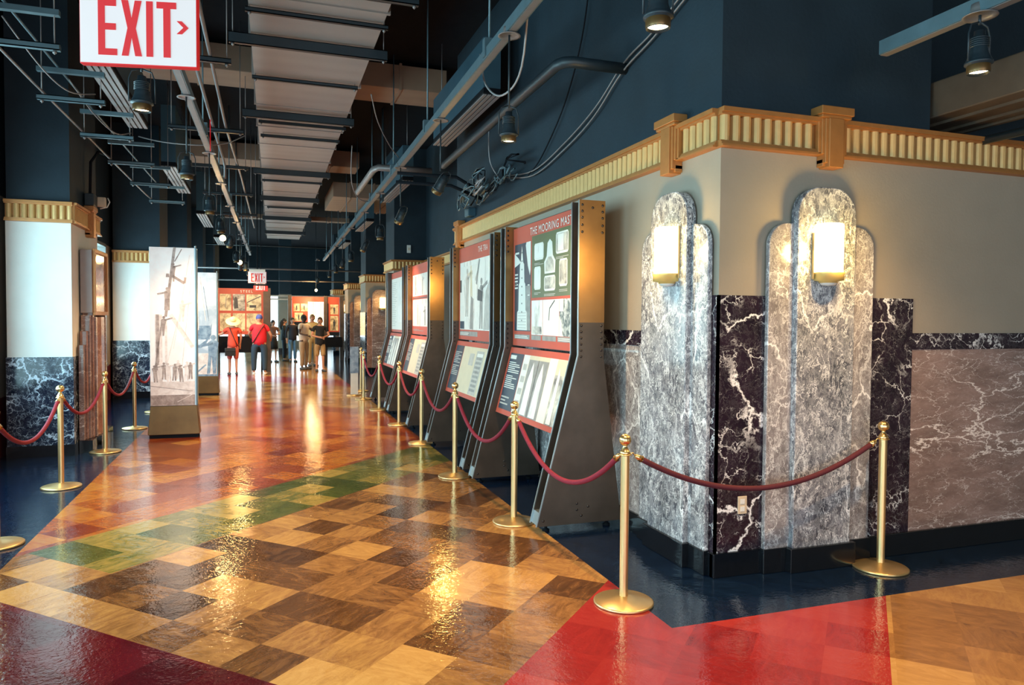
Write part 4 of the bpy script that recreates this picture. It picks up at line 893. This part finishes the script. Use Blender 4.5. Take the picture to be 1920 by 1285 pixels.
for i in range(28):
    c = Vector((rr.uniform(2.55, 2.76), rr.uniform(7.9, 9.7), rr.uniform(3.28, 3.50))); pts = []
    a0 = rr.uniform(0, 6); R_ = rr.uniform(.05, .16); ax = rr.uniform(-.5, .5)
    for j in range(14):
        a = a0+j/13*rr.uniform(3, 6); pts.append(c+Vector((R_*.45*sin(a*1.3+ax), R_*3.2*cos(a), R_*.62*sin(a))))
    m.tube(pts, rr.choice((.006, .009, .012)), rr.choice(('slat', 'teal_steel', 'teal_steel', 'black_paint', 'blue_black')), 6)
o = m.build('cable_tangle'); tag(o, 'tangle of grey and black cables on the corridor wall above the second stand', 'cables', kind='stuff')
t = thing('junction_box', 'small blue junction box under the cable tangle', 'box', (2.79, 9.9, 3.2)); m = MB(); m.box((-.06, -.1, -.06), (.045, .1, .06), 'plenum_blue'); m.build('box_body', t, bevel=.006)
m = MB(); m.box((-.066, -.09, -.05), (-.06, .09, .05), 'teal_steel'); m.build('cover', t)
t = thing('wall_plate', 'small white switch plate on the dark wall above the far column', 'switch', (3.28, 16.99, 3.34)); m = MB(); m.box((-.045, -.008, -.09), (.045, 0, .09), 'white_plastic'); m.build('plate', t); m = MB(); m.box((-.015, -.014, -.03), (.015, -.008, .03), 'ivory_plastic'); m.build('toggle', t)
# blue-white pedestal among far stanchions
t = thing('sign_pedestal', 'blue-white upright panel stand just behind the seventh right stanchion', 'sign stand', (1.93, 16.3, 0))
m = MB(); m.box((-.09, -.09, .5), (.09, -.06, 1.08), 'totem_blue'); m.build('panel', t); m = MB(); m.box((-.08, -.085, .03), (.08, -.065, .5), 'white_plastic'); m.build('lower_panel', t); m = MB(); m.lathe([(0, 0), (.16, 0), (.16, .015), (0, .03)], n=24, m='brass'); m.build('foot_disc', t)

# ---------------------------------------------------------------- far displays
def far_board(label, x0, x1, Y, z0, z1, rz=0):
    t = thing('exhibit_display', label, 'exhibit stand', ((x0+x1)/2, Y, 0), rz); w = (x1-x0)/2
    m = MB(); m.box((-w, 0, z0), (w, .08, z1), 'steel_dark'); b = m.build('board', t); return t, b, w
t, b, w = far_board('far red display titled STEEL with six framed photographs', -1.30, .06, 24.3, 1.18, 2.62)
B = Board((-w, -.001, 1.18), (1, 0, 0), (0, 0, 1)); B.rect(0, 0, 2*w, 1.44, 'red_border', 1); B.m.build('red_panel', b)
for i, (a, c, e, f, mt) in enumerate(((.08, .42, .74, 1.26, 'photo_warm'), (.46, .82, .74, 1.26, 'photo_mid'), (.86, 1.3, .74, 1.26, 'photo_warm'), (.08, .40, .1, .66, 'photo_warm'), (.46, .82, .1, .66, 'photo_warm'), (.86, 1.3, .1, .66, 'photo_warm'))):
    q = Board((-w, -.001, 1.18), (1, 0, 0), (0, 0, 1)); q.rect(a, e, c, f, mt, 3)
    if i == 1: q.poly([(.5, .8), (.62, .82), (.60, 1.1), (.55, 1.2), (.5, 1.1)], 'poster_dark', 4)
    if i == 2: q.line((.88, 1.0), (1.28, 1.2), .025, 'poster_dark', 4); q.rect(.95, .84, 1.15, .92, 'poster_dark', 4)
    if i == 0: q.line((.25, .85), (.27, 1.15), .02, 'poster_grey', 4)
    q.m.build('framed_photo', b)
B.text('STEEL', .13, 1.31, .11, 'poster_white', b, 4, 1, 1.4).location.x = .0
m = MB(); m.box((-w, -.25, .62), (w, .1, 1.12), 'black_paint'); m.build('black_counter', t)
for x in (-w+.05, w-.05):
    m = MB(); m.tube([(x, -.05, .62), (x, -.05, 0)], .03, 'steel_dark', 8); m.build('leg', t)
m = MB(); m.box((w+.0, -.1, 0), (w+.22, .12, 2.64), 'steel_plate'); m.build('steel_upright', t); m = MB(); m.box((-w-.18, -.1, 0), (-w, .12, 2.64), 'steel_plate'); m.build('steel_upright', t)
t, b, w = far_board('far display with a glowing central niche between red framed photographs', 1.15, 3.0, 30.2, 1.0, 2.56)
B = Board((-w, -.001, 1.0), (1, 0, 0), (0, 0, 1)); B.rect(0, 1.3, 2*w, 1.56, 'red_border', 1); B.rect(0, .55, .62, 1.3, 'red_border', 1); B.rect(1.42, .15, 2*w, 1.3, 'red_border', 1); B.m.build('red_panel', b)
q = Board((-w, -.001, 1.0), (1, 0, 0), (0, 0, 1)); q.rect(.62, 0, 1.22, 1.36, 'far_glow', 2)
for i in range(10): q.rect(.64+i*.058, 0, .66+i*.058, 1.36, 'duct_brown', 3)
q.m.build('corrugated_niche', b)
for a, c, e, f in ((.06, .30, .98, 1.28), (.34, .60, .98, 1.28), (.10, .42, .58, .92), (1.48, 1.80, .86, 1.26), (1.48, 1.80, .2, .8)):
    q = Board((-w, -.001, 1.0), (1, 0, 0), (0, 0, 1)); q.rect(a, e, c, f, 'photo_warm', 3); q.figure((a+c)/2, e+.03, (f-e)*.7, 'poster_dark', 4); q.m.build('framed_photo', b)
for x in (-w-.08, w+.08, w-.55):
    m = MB(); m.box((x-.07, -.1, 0), (x+.07, .1, 2.6), 'steel_plate'); m.build('steel_upright', t)
m = MB(); m.box((w-.75, -.5, .55), (w+.05, -.12, .95), 'black_paint'); m.build('black_counter', t)
lamp('niche_light', 'POINT', (-.25, -.5, 2.3), 30, (1, .75, .4), .08, parent=t)
t = thing('column', 'plain beige column with a black base far down the corridor, left of the glowing display', 'column', (1.05, 35.5, 0)); m = MB(); m.box((-.28, -.2, .3), (.28, .2, 2.8), 'wall'); m.build('shaft', t); m = MB(); m.box((-.30, -.22, 0), (.30, .22, .3), 'black_base'); m.build('base', t); m = MB(); m.box((-.27, -.19, 2.8), (.27, .19, CZ), 'navy_wall'); m.build('painted_upper_shaft', t)

# ---------------------------------------------------------------- people
def skin_chain(bm_pts, edges, radii, mats, name, parent=None, sub=1, root=0):
    me = bpy.data.meshes.new(name); me.from_pydata([tuple(p) for p in bm_pts], edges, [])
    o = bpy.data.objects.new(name, me); COL.objects.link(o)
    sk = o.modifiers.new('skin', 'SKIN'); sk.use_smooth_shade = True
    if not me.skin_vertices: me.skin_vertices.new()
    for i, r in enumerate(radii):
        r = r if isinstance(r, tuple) else (r, r); me.skin_vertices[0].data[i].radius = r; me.skin_vertices[0].data[i].use_root = (i == root)
    ss = o.modifiers.new('smooth', 'SUBSURF'); ss.levels = sub; ss.render_levels = sub
    dg = bpy.context.evaluated_depsgraph_get(); dg.update(); out = bpy.data.meshes.new_from_object(o.evaluated_get(dg)); bpy.data.objects.remove(o)
    out.materials.clear(); out.materials.append(mats)
    for p in out.polygons: p.use_smooth = True; p.material_index = 0
    return out
def add_mesh(name, me, parent): o = bpy.data.objects.new(name, me); link(o, parent); return o
def person(label, loc, rz, H=1.75, skin='skin_light', shirt=None, pants=None, hair=(.03, .02, .015), legs='long', sleeves=.5, stance=.12, arms=None, hat=None, skirt=None, shoes=(.05, .05, .05), heavy=1.0, strap=False, bag=False, head_turn=0, long_hair=False, step=0, bare_head=False):
    t = thing('person', label, 'person', loc, rz); k = H/1.75
    g = lambda x, y, z: Vector((x*k, y*k, z*k))
    def mat(c, nm): 
        key = nm+str(c)
        if key not in M: M[key] = plain(nm, c, .8, var=.12)
        return M[key]
    hv = heavy
    pel = g(0, 0, .95); sp = g(0, .0, 1.12); ch = g(0, 0, 1.32); ct = g(0, .0, 1.43); nk = g(0, 0, 1.50); hd0 = g(0, -.01, 1.57); hd1 = g(0, -.012, 1.64); hd2 = g(0, -.005, 1.70)
    pts = [pel, sp, ch, ct, nk, hd0, hd1, hd2]; ed = [(i, i+1) for i in range(7)]; rd = [(.115*k*hv, .085*k*hv), (.105*k*hv, .085*k*hv), (.125*k*hv, .09*k*hv), (.10*k, .07*k), .052*k, .068*k, .082*k, .07*k]
    legp = []; armp = []
    for s_ in (-1, 1):
        st = stance*s_; fy = step*s_
        hip = g(.09*s_*hv, 0, .90); kn = g(.09*s_*hv+(st-.09*s_)*.5, -.02-fy*.5, .50); an = g(st, -fy, .09); heel = g(st, .04-fy, .04); toe = g(st+.02*s_, -.16-fy, .025)
        b = len(pts); pts += [hip, kn, an, toe]; ed += [(0, b), (b, b+1), (b+1, b+2), (b+2, b+3)]; rd += [.078*k*hv, .052*k, .036*k, .03*k]; legp.append((hip, kn, an, toe))
        A = (arms or {}).get(s_, ((.26, .0, 1.14), (.25, -.08, .90)))
        sh = g(.19*s_, 0, 1.41); el = g(A[0][0]*s_, A[0][1], A[0][2]); wr = g(A[1][0]*s_, A[1][1], A[1][2]); d = (wr-el).normalized(); hand = wr+d*.08*k
        b = len(pts); pts += [sh, el, wr, hand]; ed += [(3, b), (b, b+1), (b+1, b+2), (b+2, b+3)]; rd += [.052*k, .040*k, .026*k, (.036*k, .018*k)]; armp.append((sh, el, wr))
        side = d.cross(Vector((0, 1, 0.3))).normalized()
        for f in range(4):
            p0 = hand+side*(f-1.5)*.018*k; ln = (.07, .08, .075, .06)[f]*k; b2 = len(pts)
            pts += [p0+d*ln*.5, p0+d*ln+Vector((0, -.01, -.01))]; ed += [(b+3, b2), (b2, b2+1)]; rd += [.009*k, .007*k]
        b2 = len(pts); pts += [wr+d*.05*k+side*.045*k]; ed += [(b+2, b2)]; rd += [.010*k]
    body = skin_chain(pts, ed, rd, M[skin], 'body'); body.materials.append(mat((.02, .015, .015), 'eye')); bo = add_mesh('body', body, t)
    # face details joined to the body mesh
    bm = bmesh.new(); bm.from_mesh(body); Rz = Matrix.Rotation(head_turn, 4, 'Z'); C = g(0, -.012, 1.63)
    def ell(c, r, mi=0):
        r0 = bmesh.ops.create_uvsphere(bm, u_segments=10, v_segments=6, radius=1, matrix=Matrix.Translation(C) @ Rz @ Matrix.Translation(Vector(c)*k) @ Matrix.Diagonal((r[0]*k, r[1]*k, r[2]*k, 1)))
        for v in r0['verts']:
            for f in v.link_faces: f.material_index = mi; f.smooth = True
    ell((0, .0, .0), (.078, .092, .115)); ell((0, -.092, -.02), (.013, .02, .024)); ell((-.082, .01, -.01), (.012, .022, .032)); ell((.082, .01, -.01), (.012, .022, .032))
    for s_ in (-1, 1): ell((.03*s_, -.08, .012), (.013, .012, .008), 1)
    ell((0, -.082, -.062), (.024, .012, .007), 1); bm.to_mesh(body); bm.free()
    if shirt:
        P = [g(0, 0, .80), sp, ch, g(0, 0, 1.42)]; e2 = [(0, 1), (1, 2), (2, 3)]; r2 = [(.185*k*hv, .145*k*hv), (.165*k*hv, .13*k*hv), (.172*k*hv, .128*k*hv), (.13*k, .092*k)]
        for sh, el, wr in armp:
            b = len(P); P += [sh, sh.lerp(el, min(1, sleeves*1.2))] ; e2 += [(3, b), (b, b+1)]; r2 += [.068*k, .060*k]
            if sleeves > .85: P += [el.lerp(wr, .85)]; e2 += [(b+1, b+2)]; r2 += [.045*k]
        add_mesh('shirt', skin_chain(P, e2, r2, mat(shirt, 'shirt_cloth'), 'shirt'), t)
    if pants:
        hv = sqrt(hv); P = [g(0, 0, 1.02), g(0, 0, .90)]; e2 = [(0, 1)]; r2 = [(.15*k*hv, .115*k*hv), (.16*k*hv, .12*k*hv)]
        for hip, kn, an, toe in legp:
            b = len(P); P += [hip, hip.lerp(kn, .6), kn.lerp(an, .05)]; e2 += [(1, b), (b, b+1), (b+1, b+2)]; r2 += [.105*k*hv, .088*k*hv, .078*k*hv]
            if legs == 'long': P += [kn.lerp(an, .55), an+Vector((0, 0, .02))]; e2 += [(b+2, b+3), (b+3, b+4)]; r2 += [.068*k*hv, .062*k*hv]
        add_mesh('trousers' if legs == 'long' else 'shorts', skin_chain(P, e2, r2, mat(pants, 'trouser_cloth'), 'pants'), t)
    if skirt:
        m = MB(); m.lathe([(.145*k, 1.0*k), (.175*k, .85*k), (.20*k, skirt[1]*k), (.17*k, skirt[1]*k)], n=16, m=mat(skirt[0], 'skirt_cloth')); m.build('skirt', t)
    for hip, kn, an, toe in legp:
        m = MB(); d = (toe-an); d.z = 0; d.normalize(); hl = an-d*.06*k; hl.z = .035*k; tt = toe+d*.03*k; tt.z = .03*k
        m.tube([hl-d*.01, hl, hl.lerp(tt, .5)+Vector((0, 0, .012)), tt, tt+d*.015], [.02*k, .042*k, .045*k, .036*k, .015*k], mat(shoes, 'shoe_leather'), 10); m.build('shoe', t)
    if not bare_head:
        m = MB(); n = 14; vs = []; fs = []
        for j in range(8):
            ph = (j/7)*pi*(.62 if not long_hair else .68)
            for i in range(n):
                th = 2*pi*i/n; front = max(0, cos(th)); q = ph*(1-.38*front)
                v = Vector((.086*sin(q)*sin(th), -.100*sin(q)*cos(th)+.008, .123*cos(q)+.005))*k; v.rotate(Matrix.Rotation(head_turn, 3, 'Z')); vs.append(v+C)
        for j in range(7):
            for i in range(n): fs.append((j*n+i, j*n+(i+1) % n, (j+1)*n+(i+1) % n, (j+1)*n+i))
        m.add(vs, fs, mat(hair, 'hair'), True)
        if long_hair: m.tube([C+g(0, .06, .04), C+g(0, .10, -.06), C+g(0, .11, -.20), C+g(0, .10, -.34)], [.06*k, .085*k, .09*k, .04*k], mat(hair, 'hair'), 12)
        m.build('hair', t)
    if hat == 'straw':
        m = MB(); m.lathe([(.0, .15), (.05, .145), (.078, .12), (.088, .05), (.095, .035), (.15, .02), (.20, .0), (.205, -.005), (.20, -.012), (.10, .02), (0, .03)], n=28, m=mat((.78, .66, .36), 'straw'))
        m.lathe([(.089, .05), (.093, .05), (.090, .075), (.086, .075)], n=28, m=mat((.6, .45, .2), 'straw_band'))
        Rx = Matrix.Rotation(radians(-38), 3, 'X'); m.v = [tuple(Rx @ Vector(v)*k*1.05+C+g(0, .035, .03)) for v in m.v]; m.build('straw_hat', t)
    if hat == 'cap':
        m = MB(); m.lathe([(0, .125), (.05, .118), (.08, .085), (.094, .04), (.096, .0)], n=20, m=mat((.03, .06, .30), 'cap_cloth')); m.prism([(-.07, -.06, .015), (.07, -.06, .015), (.06, -.16, 0), (-.06, -.16, 0)], (0, 0, .008), mat((.03, .06, .30), 'cap_cloth')); m.v = [tuple(Vector(v)*k+C) for v in m.v]; m.build('cap', t)
    if strap:
        m = MB(); m.tube([g(-.16, .09, 1.46), g(-.05, .155*hv, 1.30), g(.06, .15*hv, 1.10), g(.17, .10*hv, .92)] if strap == 1 else [g(.10, .10, 1.46), g(.04, .15, 1.30), g(-.04, .15, 1.10), g(-.12, .13, .9)], .012*k, mat((.01, .01, .012), 'strap_leather'), 6)
        o = m.build('shoulder_strap', t)
    if bag:
        m = MB(); m.box((-.06*k, .10*k, .60*k), (.24*k, .24*k, .84*k), mat((.008, .008, .01), 'bag_leather')); m.box((-.06*k, .235*k, .74*k), (.24*k, .25*k, .84*k), mat((.015, .015, .018), 'bag_flap')); o = m.build('handbag', None, bevel=.015); o.matrix_world = t.matrix_basis.copy()
        o.location = t.location; o.rotation_euler = t.rotation_euler; tag(o, 'black handbag hanging behind the woman in the straw hat', 'bag')
    return t
person('person from behind in a wide straw hat and orange-red tunic, facing the STEEL display', (-.80, 23.1, 0), pi+.1, 1.68, shirt=(.62, .06, .03), legs='short', pants=(.45, .10, .08), hat='straw', strap=2, bag=True, stance=.10, shoes=(.10, .09, .09),
       arms={-1: ((.24, -.03, 1.18), (.22, -.10, .95)), 1: ((.32, -.10, 1.26), (.48, -.14, 1.24))}, hair=(.25, .2, .12))
person('person from behind in a red shirt, jeans and blue cap, facing the STEEL display', (-.06, 22.95, 0), pi-.1, 1.80, shirt=(.62, .012, .03), pants=(.020, .045, .075), hat='cap', strap=1, heavy=1.32, stance=.15, shoes=(.6, .6, .6), arms={1: ((.30, -.12, 1.18), (.28, -.30, 1.12)), -1: ((.33, -.02, 1.14), (.30, -.2, 1.05))}, bare_head=True)
person('person in a black polo shirt and khaki shorts walking with hands together', (1.764, 23.9, 0), .2, 1.74, shirt=(.006, .007, .010), pants=(.40, .25, .11), legs='short', stance=.08, step=.10, arms={1: ((.28, -.06, 1.16), (.07, -.26, 1.12)), -1: ((.28, -.06, 1.16), (.07, -.26, 1.10))}, head_turn=-.5, hair=(.06, .035, .02))
person('person in a cream shirt and khaki trousers raising a forearm', (1.318, 24.9, 0), .9, 1.82, skin='skin_dark', shirt=(.62, .52, .42), pants=(.33, .25, .17), stance=.10, heavy=1.12, arms={1: ((.26, -.16, 1.22), (.10, -.34, 1.34)), -1: ((.28, -.05, 1.16), (.24, -.26, 1.10))}, hair=(.01, .01, .01))
person('person in pale yellow standing between the cream shirt and the black polo', (1.70, 26.6, 0), .3, 1.84, shirt=(.66, .52, .26), pants=(.48, .38, .2), stance=.10, hair=(.25, .15, .07), heavy=1.1)
person('person in a brown patterned top and short black skirt by the far windows', (.42, 29.4, 0), .4, 1.62, shirt=(.16, .07, .045), skirt=((.01, .01, .012), .55), stance=.09, step=.06, arms={1: ((.24, -.08, 1.16), (.06, -.24, 1.18)), -1: ((.24, -.08, 1.14), (.08, -.24, 1.10))}, hair=(.02, .012, .01), long_hair=True)
person('person in a long black outfit with pinned hair, standing in profile', (.84, 30.0, 0), 1.6, 1.68, shirt=(.008, .010, .014), pants=(.010, .016, .028), stance=.08, sleeves=1, hair=(.012, .010, .010), long_hair=True)
person('person in jeans and a dark top half hidden behind the steel upright', (1.14, 29.3, 0), .2, 1.72, shirt=(.012, .012, .02), pants=(.10, .20, .32), stance=.09, hair=(.02, .015, .01), sleeves=1)
